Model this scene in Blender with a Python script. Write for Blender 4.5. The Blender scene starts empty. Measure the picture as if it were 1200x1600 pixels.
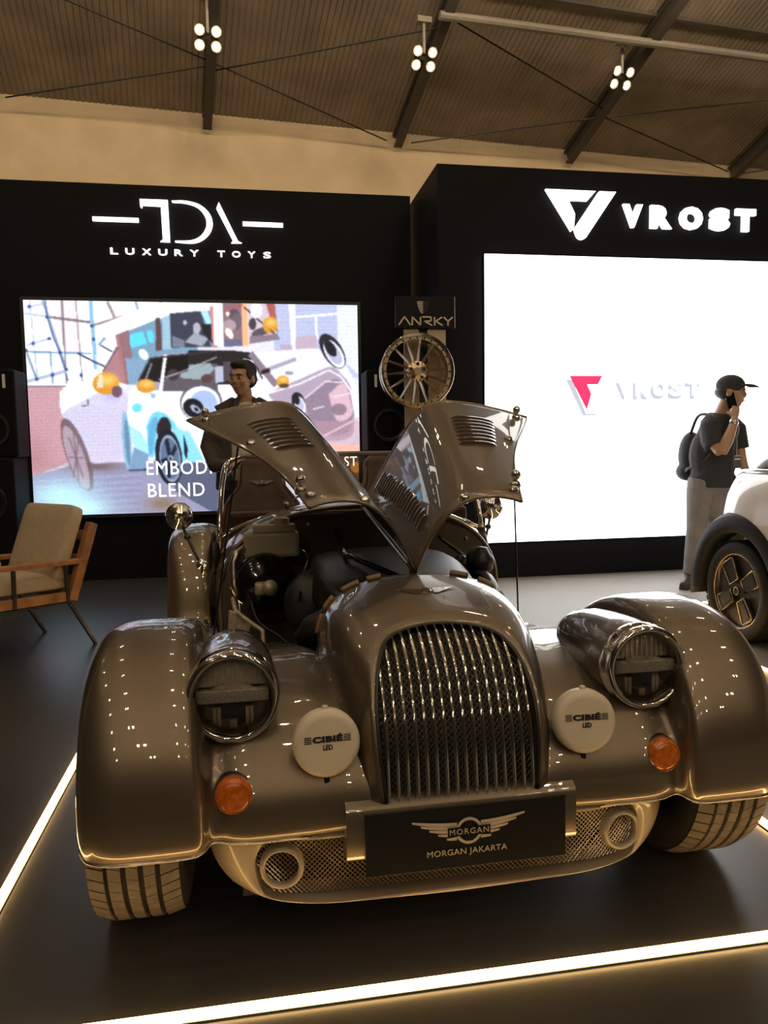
import bpy, bmesh, math, random
import numpy as np
from mathutils import Vector, Matrix, Euler
random.seed(7)
rnd = random.Random(11)
SC = bpy.context.scene
COL = SC.collection
PI = math.pi

# ------------------------------------------------------------------ camera
PITCH, ROLL, YAW, CAMH = math.radians(4.93), math.radians(-.88), math.radians(9.9), 1.17
_F = Vector((math.sin(YAW)*math.cos(PITCH), math.cos(YAW)*math.cos(PITCH), -math.sin(PITCH)))
_R0 = Vector((math.cos(YAW), -math.sin(YAW), 0)); _U0 = _R0.cross(_F)
_R = math.cos(ROLL)*_R0 + math.sin(ROLL)*_U0
_U = -math.sin(ROLL)*_R0 + math.cos(ROLL)*_U0
cam = bpy.data.cameras.new('camera'); camo = bpy.data.objects.new('camera', cam); COL.objects.link(camo)
cam.sensor_fit = 'VERTICAL'; cam.sensor_height = 36; cam.sensor_width = 27; cam.lens = 27.0
cam.clip_start = .05; cam.clip_end = 200
camo.matrix_world = Matrix(((_R.x, _U.x, -_F.x, 0), (_R.y, _U.y, -_F.y, 0), (_R.z, _U.z, -_F.z, CAMH), (0, 0, 0, 1)))
SC.camera = camo
# ------------------------------------------------------------------ world + exposure
W = bpy.data.worlds.new('hall_air'); SC.world = W; W.use_nodes = True
bg = W.node_tree.nodes['Background']; bg.inputs[0].default_value = (1.0, .78, .55, 1); bg.inputs[1].default_value = .022
SC.view_settings.view_transform = 'Standard'; SC.view_settings.look = 'None'
SC.view_settings.exposure = 0.0; SC.view_settings.gamma = 1.0; SC.view_settings.use_curve_mapping = False
LAMP_STRENGTH = 300.0      # hall lamps
SCREEN_WHITE = 4.0         # white video wall
SCREEN_PIC = 1.3          # picture video wall
STRIP_STRENGTH = 16.0       # floor strips

# ------------------------------------------------------------------ materials
MATS = {}
def mat(name, col, metallic=0., rough=.5, coat=0., emis=None, es=0., nscale=0., namt=0., bump=0., bscale=60., spec=.5, coat_rough=.03, trans=0., ior=1.5, sheen=0., aniso=None):
    if name in MATS: return MATS[name]
    m = bpy.data.materials.new(name); m.use_nodes = True
    nt = m.node_tree; b = nt.nodes['Principled BSDF']
    b.inputs['Metallic'].default_value = metallic; b.inputs['Roughness'].default_value = rough
    b.inputs['Coat Weight'].default_value = coat; b.inputs['Coat Roughness'].default_value = coat_rough
    b.inputs['Specular IOR Level'].default_value = spec; b.inputs['IOR'].default_value = ior
    b.inputs['Transmission Weight'].default_value = trans
    b.inputs['Sheen Weight'].default_value = sheen
    c = (*col, 1)
    tc = nt.nodes.new('ShaderNodeTexCoord')
    nz = nt.nodes.new('ShaderNodeTexNoise'); nz.inputs['Scale'].default_value = nscale or 9.; nz.inputs['Detail'].default_value = 4
    nt.links.new(tc.outputs['Object'], nz.inputs['Vector'])
    rp = nt.nodes.new('ShaderNodeValToRGB'); a = namt or .06
    rp.color_ramp.elements[0].position = .3; rp.color_ramp.elements[1].position = .7
    rp.color_ramp.elements[0].color = tuple(max(0, v*(1-a)) for v in col)+(1,)
    rp.color_ramp.elements[1].color = tuple(min(1, v*(1+a)) for v in col)+(1,)
    nt.links.new(nz.outputs[0], rp.inputs[0]); nt.links.new(rp.outputs[0], b.inputs['Base Color'])
    if bump:
        n2 = nt.nodes.new('ShaderNodeTexNoise'); n2.inputs['Scale'].default_value = bscale; n2.inputs['Detail'].default_value = 3
        nt.links.new(tc.outputs['Object'], n2.inputs['Vector'])
        bp = nt.nodes.new('ShaderNodeBump'); bp.inputs['Strength'].default_value = bump; bp.inputs['Distance'].default_value = .01
        nt.links.new(n2.outputs[0], bp.inputs['Height']); nt.links.new(bp.outputs[0], b.inputs['Normal'])
    if emis:
        b.inputs['Emission Color'].default_value = (*emis, 1); b.inputs['Emission Strength'].default_value = es
    MATS[name] = m
    return m
def glassmat(name, tint=(.9, .92, .9), refl=1.0, ior=1.45):
    if name in MATS: return MATS[name]
    m = bpy.data.materials.new(name); m.use_nodes = True; nt = m.node_tree
    nt.nodes.clear()
    o = nt.nodes.new('ShaderNodeOutputMaterial'); mx = nt.nodes.new('ShaderNodeMixShader')
    t = nt.nodes.new('ShaderNodeBsdfTransparent'); g = nt.nodes.new('ShaderNodeBsdfGlossy'); f = nt.nodes.new('ShaderNodeFresnel')
    t.inputs[0].default_value = (*tint, 1); g.inputs[0].default_value = (refl, refl, refl, 1); g.inputs['Roughness'].default_value = .02
    f.inputs[0].default_value = ior
    nt.links.new(f.outputs[0], mx.inputs[0]); nt.links.new(t.outputs[0], mx.inputs[1]); nt.links.new(g.outputs[0], mx.inputs[2])
    nt.links.new(mx.outputs[0], o.inputs[0]); MATS[name] = m
    return m

PAINT = mat('bronze_metallic_paint', (.188, .146, .103), metallic=.75, rough=.38, coat=1., nscale=900, namt=.12, coat_rough=.02)
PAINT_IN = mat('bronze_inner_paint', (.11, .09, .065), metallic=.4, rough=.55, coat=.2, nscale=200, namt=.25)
CHROME = mat('chrome', (.82, .78, .72), metallic=1., rough=.06)
STEEL = mat('brushed_steel', (.45, .42, .38), metallic=1., rough=.3)
DARKMET = mat('dark_metal', (.05, .05, .05), metallic=.8, rough=.4)
BLACK = mat('black_plastic', (.012, .012, .012), rough=.38, bump=.1, bscale=200)
BLACKGL = mat('black_gloss', (.008, .008, .009), rough=.12, coat=.6)
RUBBER = mat('tyre_rubber', (.16, .13, .10), rough=.75, nscale=40, namt=.2)
RUBBERD = mat('tyre_groove_rubber', (.012, .011, .01), rough=.85)
AMBER = mat('amber_lens', (.75, .17, .01), rough=.12, coat=.8, trans=.25, nscale=80, namt=.3)
COVER = mat('cream_lamp_cover', (.72, .62, .47), rough=.42, nscale=12, namt=.03)
INK = mat('black_print', (.012, .011, .01), rough=.5)
WIRE = mat('steel_wire', (.15, .135, .115), metallic=.8, rough=.4)
GOLDTRIM = mat('satin_bronze_panel', (.40, .33, .245), metallic=.35, rough=.45, coat=.35, nscale=500, namt=.1)
PLATE = mat('black_plate', (.006, .006, .006), rough=.35)
CREAMPRINT = mat('cream_print', (.62, .50, .36), rough=.5)
GLASS = glassmat('clear_glass'); LENS = glassmat('lamp_lens_glass', (.93, .92, .90), .9, 1.45)
WSGLASS = glassmat('windscreen_glass', (.70, .70, .68), .35, 1.4)
LEATHER = mat('tan_leather', (.16, .07, .03), rough=.5, bump=.25, bscale=120, nscale=20, namt=.15)
LEATHERD = mat('brown_leather', (.07, .032, .016), rough=.5, bump=.25, bscale=120, nscale=20, namt=.15)
ALU = mat('cast_aluminium', (.50, .42, .31), metallic=.6, rough=.5, nscale=30, namt=.3, bump=.2)
BEIGEPL = mat('beige_plastic', (.42, .36, .27), rough=.5)

# ------------------------------------------------------------------ mesh helpers
def link(o, parent=None):
    COL.objects.link(o)
    if parent is not None: o.parent = parent
    return o
def tag(o, label=None, cat=None, group=None, kind=None):
    if label: o['label'] = label
    if cat: o['category'] = cat
    if group: o['group'] = group
    if kind: o['kind'] = kind
    return o
def empty(name, loc=(0, 0, 0), rz=0., label=None, cat=None, group=None):
    o = bpy.data.objects.new(name, None); COL.objects.link(o); o.location = loc; o.rotation_euler = (0, 0, rz)
    o.empty_display_size = .1
    return tag(o, label, cat, group)
class MB:
    def __init__(s): s.v = []; s.f = []
    def add(s, v, f, M=None):
        k = len(s.v)
        s.v += [tuple(M @ Vector(p)) if M is not None else tuple(p) for p in v]
        s.f += [tuple(i+k for i in q) for q in f]; return s
    def box(s, c, d, M=None, rot=None):
        x, y, z = d[0]/2, d[1]/2, d[2]/2
        v = [(sx*x, sy*y, sz*z) for sz in (-1, 1) for sy in (-1, 1) for sx in (-1, 1)]
        if rot: R = Euler(rot).to_matrix(); v = [tuple(R @ Vector(p)) for p in v]
        v = [(p[0]+c[0], p[1]+c[1], p[2]+c[2]) for p in v]
        return s.add(v, [(0, 2, 3, 1), (4, 5, 7, 6), (0, 1, 5, 4), (2, 6, 7, 3), (0, 4, 6, 2), (1, 3, 7, 5)], M)
    def tube(s, pts, r, n=8, cap=True, closed=False, up=None):
        pts = [Vector(p) for p in pts]; m = len(pts)
        rr = r if isinstance(r, (list, tuple)) else [r]*m
        v = []; f = []; prev = None
        for i, p in enumerate(pts):
            if closed: t = pts[(i+1) % m]-pts[i-1]
            else: t = pts[min(i+1, m-1)]-pts[max(i-1, 0)]
            if t.length < 1e-9: t = Vector((0, 0, 1))
            t.normalize()
            if prev is None:
                a = Vector(up) if up else (Vector((0, 0, 1)) if abs(t.z) < .9 else Vector((1, 0, 0)))
                u = a-t*a.dot(t); u.normalize()
            else:
                u = prev-t*prev.dot(t)
                if u.length < 1e-6: u = t.orthogonal()
                u.normalize()
            prev = u; w = t.cross(u)
            for k in range(n):
                a = 2*PI*k/n; q = p+(u*math.cos(a)+w*math.sin(a))*rr[i]; v.append(q)
        L = m if closed else m-1
        for i in range(L):
            j = (i+1) % m
            for k in range(n):
                k2 = (k+1) % n; f.append((i*n+k, i*n+k2, j*n+k2, j*n+k))
        if cap and not closed:
            f.append(tuple(range(n-1, -1, -1))); f.append(tuple((m-1)*n+k for k in range(n)))
        return s.add(v, f)
    def lathe(s, prof, n=32, M=None, a0=0., a1=2*PI, cap=False):
        """prof: (radius, height) about local Z"""
        full = abs(a1-a0-2*PI) < 1e-6; cnt = n if full else n+1; v = []; f = []
        for (r, h) in prof:
            for k in range(cnt):
                a = a0+(a1-a0)*k/n; v.append((r*math.cos(a), r*math.sin(a), h))
        for i in range(len(prof)-1):
            for k in range(n):
                k2 = (k+1) % cnt; f.append((i*cnt+k, i*cnt+k2, (i+1)*cnt+k2, (i+1)*cnt+k))
        if cap:
            f.append(tuple(range(cnt-1, -1, -1))); f.append(tuple((len(prof)-1)*cnt+k for k in range(cnt)))
        return s.add(v, f, M)
    def prism(s, poly, t, M=None):
        """poly in local XY, extruded along local Z from 0 to t"""
        n = len(poly); v = [(x, y, 0) for x, y in poly]+[(x, y, t) for x, y in poly]
        f = [tuple(range(n-1, -1, -1)), tuple(range(n, 2*n))]+[(i, (i+1) % n, n+(i+1) % n, n+i) for i in range(n)]
        return s.add(v, f, M)
    def grid(s, P, closed_u=False, flip=False):
        P = np.asarray(P); a, b = P.shape[:2]; f = []
        for i in range(a if closed_u else a-1):
            for j in range(b-1):
                i2 = (i+1) % a; q = (i*b+j, i*b+j+1, i2*b+j+1, i2*b+j)
                f.append(q[::-1] if flip else q)
        return s.add([tuple(p) for p in P.reshape(-1, 3)], f)
    def ball(s, c, r, n=12, m=8, M=None):
        r = r if isinstance(r, (tuple, list)) else (r, r, r); v = []; f = []
        for i in range(m+1):
            th = PI*i/m
            for k in range(n):
                a = 2*PI*k/n; v.append((c[0]+r[0]*math.sin(th)*math.cos(a), c[1]+r[1]*math.sin(th)*math.sin(a), c[2]+r[2]*math.cos(th)))
        for i in range(m):
            for k in range(n):
                k2 = (k+1) % n; f.append((i*n+k, (i+1)*n+k, (i+1)*n+k2, i*n+k2))
        return s.add(v, f, M)
    def build(s, name, m, parent=None, smooth=False, bevel=0., solid=0., sub=0, offset=-1., angle=None):
        me = bpy.data.meshes.new(name); me.from_pydata(s.v, [], s.f); me.update()
        bm = bmesh.new(); bm.from_mesh(me)
        bmesh.ops.remove_doubles(bm, verts=bm.verts, dist=1e-6)
        bmesh.ops.recalc_face_normals(bm, faces=bm.faces); bm.to_mesh(me); bm.free()
        if m: me.materials.append(m)
        if smooth:
            if angle is None: me.shade_smooth()
            else:
                me.shade_smooth(); me.set_sharp_from_angle(angle=math.radians(angle))
        o = bpy.data.objects.new(name, me); link(o, parent)
        if solid:
            d = o.modifiers.new('solid', 'SOLIDIFY'); d.thickness = solid; d.offset = offset
        if bevel:
            d = o.modifiers.new('bevel', 'BEVEL'); d.width = bevel; d.segments = 2; d.limit_method = 'ANGLE'
        if sub:
            d = o.modifiers.new('sub', 'SUBSURF'); d.levels = sub; d.render_levels = sub
        return o
def cr(pts, n):
    """Catmull-Rom through pts, n samples per span; pts array (k, d)"""
    P = np.asarray(pts, float); k = len(P); E = np.vstack([2*P[0]-P[1], P, 2*P[-1]-P[-2]]); out = []
    for i in range(k-1):
        p0, p1, p2, p3 = E[i:i+4]
        for t in np.arange(n)/n:
            out.append(.5*(2*p1+(p2-p0)*t+(2*p0-5*p1+4*p2-p3)*t*t+(3*p1-p0-3*p2+p3)*t**3))
    out.append(P[-1]); return np.array(out)
def crgrid(G, nu, nv):
    G = np.asarray(G, float)
    A = np.stack([cr(G[:, j], nu) for j in range(G.shape[1])], 1)
    return np.stack([cr(A[i], nv) for i in range(A.shape[0])], 0)
def frame(o, r, u):
    r = Vector(r).normalized(); u = Vector(u); u = (u-r*u.dot(r)).normalized(); n = r.cross(u)
    return Matrix(((r.x, u.x, n.x, o[0]), (r.y, u.y, n.y, o[1]), (r.z, u.z, n.z, o[2]), (0, 0, 0, 1)))
FACE = lambda o: frame(o, (1, 0, 0), (0, 0, 1))          # local XY upright, local Z towards -Y
def textgeo(txt, size, ext=0., off=0., space=1., align='CENTER', res=3):
    c = bpy.data.curves.new('t', 'FONT'); c.body = txt; c.size = size; c.extrude = ext; c.offset = off
    c.space_character = space; c.align_x = align; c.align_y = 'CENTER'; c.resolution_u = res
    o = bpy.data.objects.new('t', c); COL.objects.link(o)
    dg = bpy.context.evaluated_depsgraph_get(); me = bpy.data.meshes.new_from_object(o.evaluated_get(dg))
    v = [tuple(p.co) for p in me.vertices]; f = [tuple(p.vertices) for p in me.polygons]
    bpy.data.objects.remove(o); bpy.data.curves.remove(c); bpy.data.meshes.remove(me)
    return v, f
def fit(v, x0, x1, y0, y1):
    """scale text verts into the given rectangle"""
    a = np.array(v); lo = a.min(0); hi = a.max(0)
    return [(x0+(p[0]-lo[0])/(hi[0]-lo[0])*(x1-x0), y0+(p[1]-lo[1])/max(hi[1]-lo[1], 1e-6)*(y1-y0), p[2]) for p in a]
def copy_tree(o, parent=None):
    c = o.copy(); COL.objects.link(c); c.parent = parent
    for ch in list(o.children): copy_tree(ch, c)
    return c

# =================================================================== THE HALL
FLOOR_M = mat('grey_vinyl_floor', (.045, .043, .041), rough=.30, nscale=3, namt=.10, bump=.05, bscale=400)
fl = MB().box((0, 2, -.05), (70, 60, .1)).build('floor', FLOOR_M); tag(fl, kind='structure')
fl2 = MB().box((7.53, 1.2, .0), (12., 10.4, .004)).build('floor', mat('pale_grey_carpet', (.215, .20, .18), rough=.5, nscale=4, namt=.06, bump=.1, bscale=500)); tag(fl2, kind='structure')
HM = mat('beige_hall_wall', (.80, .62, .40), rough=.8, nscale=2, namt=.06)
ang = math.radians(5.78); tW = Vector((math.cos(ang), math.sin(ang), 0)); nW = Vector((-tW.y, tW.x, 0)); P0 = Vector((0, 15.065, 7.3))
SL = math.radians(19); dW = -nW*math.cos(SL)+Vector((0, 0, math.sin(SL))); NW = -tW.cross(dW)
MW = Matrix(((tW.x, dW.x, NW.x, P0.x), (tW.y, dW.y, NW.y, P0.y), (tW.z, dW.z, NW.z, P0.z), (0, 0, 0, 1)))   # (along wall, up slope, out of roof)
b = MB(); Mh = frame((0, 15.065, 0), tW, (0, 0, 1))
b.box((0, 3.8, -.12), (64, 7.6, .2), Mh); o = b.build('wall_back', HM); tag(o, kind='structure')
# roof: corrugated sheet
RM = mat('roof_sheet', (.40, .33, .25), rough=.62, nscale=1.5, namt=.18)
def roof(name, M, length, x0=-30, x1=30, pitch=.10):
    v = []; f = []; n = int((x1-x0)/pitch); prof = []
    for i in range(n):
        x = x0+i*pitch
        prof += [(x, 0), (x+pitch*.30, 0), (x+pitch*.42, .014), (x+pitch*.58, .014), (x+pitch*.70, 0)]
    for (x, z) in prof: v += [(x, -.4, z), (x, length, z)]
    for i in range(len(prof)-1): f.append((2*i, 2*i+2, 2*i+3, 2*i+1))
    b = MB(); b.add(v, f, M); return b.build(name, RM)
LEN = 15.0
ceil = roof('ceiling', MW, LEN); tag(ceil, kind='structure')
top = MW @ Vector((0, LEN, 0)); d2 = -nW*math.cos(SL)-Vector((0, 0, math.sin(SL))); N2 = -tW.cross(d2)
MW2 = Matrix(((tW.x, d2.x, N2.x, top.x), (tW.y, d2.y, N2.y, top.y), (tW.z, d2.z, N2.z, top.z), (0, 0, 0, 1)))
c2 = roof('ceiling', MW2, LEN); tag(c2, kind='structure')
BEAM = mat('painted_steel_beam', (.10, .085, .07), rough=.6)
PIPE = mat('grey_pipe', (.26, .23, .19), rough=.5)
for t in (-11.4, -7.8, -4.25, -.58, 3.05, 6.78, 10.85, 14.6):
    b = MB()
    b.box((t, LEN/2, -.09), (.16, LEN, .03), MW).box((t, LEN/2, -.34), (.16, LEN, .03), MW).box((t, LEN/2, -.215), (.03, LEN, .24), MW)
    b.build('rafter', BEAM, ceil)
for u in (3.3, 6.6, 10.):
    MB().box((1, u, -.045), (34, .06, .07), MW).build('purlin', BEAM, ceil)
RODS = [((-3.9, .25), (-.58, 1.42)), ((-.58, 1.5), (2.8, .1)), ((-.58, 1.3), (3.05, 2.75)), ((-3.4, 2.6), (-.58, 1.5)), ((3.3, .1), (6.78, 1.25)), ((6.78, 1.25), (10.8, 2.4)), ((3.05, 2.95), (6.78, 1.45)), ((6.78, 1.3), (10.6, .15)), ((10.85, .1), (14.4, 1.3))]
for (p, q) in RODS:
    b = MB(); b.tube([MW @ Vector((p[0], p[1], -.3)), MW @ Vector((q[0], q[1], -.3))], .014, 6); b.build('bracing_rod', DARKMET, ceil)
b = MB(); b.tube([MW @ Vector((2.9, 3.0, -.35)), MW @ Vector((15, 3.15, -.35))], .07, 10); b.build('conduit_pipe', PIPE, ceil)
wf = MB().box((0, -13.5, 3.6), (64, .2, 7.2)).build('wall_front', mat('dim_hall_wall', (.16, .13, .10), rough=.85)); tag(wf, kind='structure')

# hall lamps: fixtures of four spots
BULB = mat('warm_lamp_glow', (1, .8, .5), emis=(1.0, .79, .53), es=LAMP_STRENGTH)
LGREY = mat('lamp_bracket_grey', (.35, .31, .26), rough=.5)
BULB_DIM = mat('soft_lamp_glow', (1, .8, .5), emis=(1.0, .79, .53), es=LAMP_STRENGTH*.12)
def lamp_fixture(loc, tilt, label, bulb=None):
    r = empty('ceiling_spot_fixture', loc, ang, label, 'lamp', 'four-spot lamps under the hall roof')
    T = Matrix.Rotation(tilt, 4, 'X')
    MB().box((0, .02, .36), (.04, .04, .55)).box((0, .02, .60), (.24, .12, .09)).build('stem', LGREY, r)
    b = MB()
    for q in ((0, 0, .1, .30, .05, .03), (-.125, 0, .1, .03, .30, .03), (.125, 0, .1, .03, .30, .03)): b.box(q[:3], q[3:], T)
    b.build('frame', BEAM, r)
    for sx_ in (-1, 1):
        for sy_ in (-1, 1):
            L_ = T @ Matrix.Translation((sx_*.125, sy_*.10, 0))
            h = MB().lathe([(.035, .11), (.055, .08), (.085, 0), (.08, 0), (.05, .06)], 12, L_).build('spot_head', BEAM, r, True)
            MB().lathe([(.050, .012), (.04, -.008), (.02, -.016), (.001, -.018)], 10, L_).build('bulb', bulb or BULB, h, True)
    return r
FRONT = ((-.676, 2.40, 'leftmost'), (2.75, 2.53, 'middle'), (6.33, 2.65, 'rightmost'))
for t, u, nm in FRONT:
    p = MW @ Vector((t, u, -.75)); lamp_fixture(p, math.radians(-58), 'four lit warm spots on a bracket, %s of the three in view' % nm, BULB_DIM)
cols = {-7.8: 'outer left', -4.2: 'far left', -.6: 'left', 3.0: 'right', 6.7: 'far right'}
for u, nm, tl in ((5.0, 'in the second row', 38), (8.6, 'in the row over the cars', 45), (12., 'in the row at the ridge', 50)):
    for t in list(cols)+([10.4] if u < 9 else []): lamp_fixture(MW @ Vector((t, u, -.75)), math.radians(tl), 'four lit spots under the roof, %s lamp %s' % (cols.get(t, 'added outer right'), nm))  # outer right lamps are added, unseen, to light the wall's right end
for u, nm, tl in ((1.5, 'in the first row past the ridge', 50), (4.5, 'in the second row past the ridge', 50), (7.5, 'in the third row past the ridge', 52), (10.5, 'in the fourth row past the ridge', 58), (13.5, 'in the last row past the ridge', 62)):
    for t in cols: lamp_fixture(MW2 @ Vector((t, u, -.75)), math.radians(tl), 'four lit spots under the roof, %s lamp %s' % (cols[t], nm))

# =================================================================== BOOTH
YV, YT, HT = 6.369, 7.211, 3.48
WALLB = mat('black_booth_panel', (.006, .0065, .009), spec=.12, rough=.6, nscale=2, namt=.1)
w = MB().box((5.3, YV+.55, HT/2), (7.4, 1.1, HT)).build('wall_right', WALLB); tag(w, kind='structure')
w2 = MB().box((-2.75, YT+.1, HT/2), (8.6, .2, HT)).build('wall_left', WALLB); tag(w2, kind='structure')
GLOWW = mat('lit_white_letter', (.9, .9, .9), emis=(1, .97, .92), es=2.2)
# ---- picture screen
def raster():
    Wd, Hd = 440, 284
    U, V = np.meshgrid((np.arange(Wd)+.5)/Wd, (np.arange(Hd)+.5)/Hd)
    X = (1-V)*(38.5+518*U)+V*(56.5+509.5*U); Y = (1-V)*(471.5+5.5*U)+V*(806.5-16.5*U)
    im = np.zeros((Hd, Wd, 3)); im[:] = (.86, .86, .93)
    z2 = lambda *p: [(30+p[i]*.25, 460+p[i+1]*.25) for i in range(0, len(p), 2)]
    z3 = lambda *p: [(300+p[i]*.2333, 460+p[i+1]*.2333) for i in range(0, len(p), 2)]
    z4 = lambda *p: [(40+p[i]*.25, 600+p[i+1]*.25) for i in range(0, len(p), 2)]
    def put(m, c, a=1.): im[m] = im[m]*(1-a)+np.array(c)*a
    def poly(pts, c, a=1.):
        m = np.zeros(X.shape, bool); n = len(pts)
        for i in range(n):
            x1, y1 = pts[i]; x2, y2 = pts[(i+1) % n]; d = (y2-y1) or 1e-9
            m ^= ((y1 > Y) != (y2 > Y)) & (X < (x2-x1)*(Y-y1)/d+x1)
        put(m, c, a)
    def sm(pts, c, a=1.): poly([tuple(p) for p in cr(pts+[pts[0]], 5)], c, a)
    def ell(ctr, rx, ry, c, a=1., rot=0., ring=0.):
        cx, cy = ctr[0]; ca, sa = math.cos(rot), math.sin(rot); u = ((X-cx)*ca+(Y-cy)*sa)/rx; v = (-(X-cx)*sa+(Y-cy)*ca)/ry
        d = u*u+v*v; m = d < 1
        if ring: m &= d > (1-ring)**2
        put(m, c, a)
    def soft(ctr, rx, ry, c, a):
        cx, cy = ctr[0]; d = ((X-cx)/rx)**2+((Y-cy)/ry)**2; w_ = np.exp(-d*1.4)[..., None]*a; im[:] = im*(1-w_)+np.array(c)*w_
    def line(pts, wd, c, a=1.):
        for p, q in zip(pts[:-1], pts[1:]):
            d = np.array(q, float)-np.array(p); L = np.hypot(*d); d /= L
            s = (X-p[0])*d[0]+(Y-p[1])*d[1]; t = abs(-(X-p[0])*d[1]+(Y-p[1])*d[0]); put((s > 0) & (s < L) & (t < wd/2), c, a)
    def bricks(x0, x1, y0, y1, h, w_, c, a, sl=0.):
        k = 0; yy = y0
        while yy < y1:
            line([(x0, yy), (x1, yy+sl*(x1-x0))], 1.2, c, a); xx = x0+(k % 2)*w_/2
            while xx < x1: line([(xx, yy), (xx, yy+h)], 1.2, c, a*.8); xx += w_
            yy += h; k += 1
    # windows
    poly(z2(20, 40, 860, 40, 640, 570, 20, 580), (.97, .98, 1)); poly(z2(190, 50, 345, 50, 370, 360, 280, 360), (.95, .88, .92)); poly(z2(20, 360, 300, 365, 300, 560, 20, 570), (.93, .95, .99))
    G, B = (.42, .38, .42), (.30, .46, .66)
    line(z2(75, 50, 125, 560), 2, (.5, .56, .66), .6); line(z2(150, 50, 290, 480), 4.5, (.55, .60, .72), .9); line(z2(165, 50, 178, 150, 215, 280, 255, 370, 300, 540), 2.4, (.25, .38, .58), .9)
    line(z2(262, 50, 290, 560), 2.6, G, .8); line(z2(345, 50, 385, 560), 2.2, G, .7); line(z2(195, 360, 212, 560), 2, B, .8)
    line(z2(430, 50, 465, 470), 6, (.52, .72, .90)); line(z2(465, 380, 495, 570), 4, (.80, .86, .95))
    line(z2(35, 130, 200, 150), 3, (.70, .74, .84)); line(z2(190, 152, 430, 182), 4, G, .85); line(z2(430, 205, 640, 140), 4, (.55, .48, .50), .9); line(z2(45, 362, 440, 372), 3, B, .7); line(z2(60, 545, 290, 480), 5, (.66, .70, .80)); line(z2(60, 322, 200, 280), 3.4, (.70, .73, .84)); line(z2(60, 95, 150, 70), 3, (.72, .74, .84)); line(z2(60, 370, 120, 540), 3, (.34, .44, .60), .8)
    line(z2(355, 370, 450, 420, 515, 450), 2.5, (.15, .2, .32)); line(z2(490, 320, 560, 360), 2.2, (.15, .2, .32)); line(z2(480, 320, 520, 275), 4, (.45, .6, .75)); line(z2(55, 576, 460, 570), 3, (.48, .46, .52)); line(z2(530, 55, 578, 160), 4.5, (.60, .54, .58)); line(z2(700, 55, 725, 130), 4, (.58, .66, .76)); line(z2(850, 50, 858, 80), 3, G)
    for p in ((72, 90), (175, 152), (190, 283), (95, 312), (55, 355), (252, 366), (290, 470), (118, 530), (210, 505), (440, 203), (450, 285), (378, 505)): ell(z2(*p), 2.6, 2.6, (.18, .28, .45))
    # brick wall and floor, left
    poly(z4(20, 20, 230, 20, 300, 470, 50, 580), (.77, .60, .64)); bricks(44, 120, 606, 735, 5.5, 15, (.68, .50, .55), .45, -.03); soft(z4(60, 480), 30, 50, (.62, .42, .44), .45)
    poly(z4(40, 575, 300, 500, 640, 480, 1200, 470, 1200, 860, 40, 860), (.58, .58, .70))
    for k in range(14): line(z4(40, 590+k*18, 700, 540+k*20), 1.4, (.66, .68, .80) if k % 2 else (.48, .50, .62), .5)
    soft(z4(420, 510), 46, 9, (.42, .33, .34), .9)
    # room behind
    poly(z2(590, 260, 820, 165, 1200, 100, 1210, 370, 790, 400, 700, 560, 640, 560), (.46, .60, .70)); poly(z2(470, 205, 820, 60, 1210, 50, 1210, 95, 1000, 115, 820, 165, 480, 275), (.97, .96, .97))
    poly(z2(580, 258, 660, 225, 705, 555, 630, 555), (.56, .42, .45)); line(z2(595, 260, 640, 550), 2.5, (.72, .45, .44)); poly(z2(505, 482, 590, 320, 640, 552, 520, 545), (.66, .48, .52)); line(z2(505, 482, 590, 335), 2, (.30, .26, .30)); poly(z2(640, 400, 790, 400, 715, 560, 660, 560), (.50, .62, .74))
    poly(z2(665, 255, 745, 235, 770, 310, 672, 338), (.36, .83, .96)); poly(z2(765, 235, 805, 225, 815, 300, 785, 305), (.36, .83, .96)); poly(z2(820, 155, 850, 148, 862, 350, 826, 353), (.36, .26, .27)); poly(z2(862, 150, 915, 130, 920, 342, 868, 346), (.60, .74, .82))
    poly(z2(908, 125, 1100, 110, 1165, 325, 920, 335), (.22, .24, .31)); ell(z2(1075, 215), 6, 9, (.66, .67, .72)); poly(z2(1000, 300, 1060, 240, 1150, 275, 1110, 325), (.60, .62, .68)); poly(z2(925, 260, 1000, 290, 1000, 330, 925, 332), (.45, .47, .55)); ell(z2(1002, 180), 3, 4, (.7, .7, .74)); poly(z2(1100, 120, 1140, 110, 1170, 180, 1140, 190), (.66, .88, .96)); poly(z2(1100, 190, 1165, 190, 1185, 320, 1120, 250), (.12, .12, .15)); line(z2(1165, 80, 1185, 335), 5, (.78, .50, .50))
    # prints, posts, brick, right
    poly(z3(520, 60, 1130, 60, 1130, 560, 520, 400), (.72, .75, .88)); bricks(425, 560, 480, 560, 6, 17, (.64, .67, .82), .6); poly(z3(955, 70, 1120, 70, 1125, 540, 960, 400), (.88, .91, .97)); bricks(524, 562, 480, 590, 6, 15, (.78, .80, .90), .7)
    poly(z3(100, 70, 170, 60, 172, 350, 110, 340), (.92, .92, .94)); poly(z3(165, 65, 292, 65, 302, 345, 176, 350), (.52, .42, .47)); ell(z3(245, 140), 8, 9, (.36, .30, .34)); ell(z3(262, 185), 9, 12, (.42, .37, .42)); ell(z3(215, 210), 10, 9, (.66, .58, .62)); ell(z3(212, 262), 5, 9, (1, .95, .88), 1, -.6); ell(z3(200, 135), 3, 3.5, (1, .95, .9)); poly(z3(176, 300, 300, 300, 302, 345, 176, 350), (.40, .40, .50))
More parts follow.
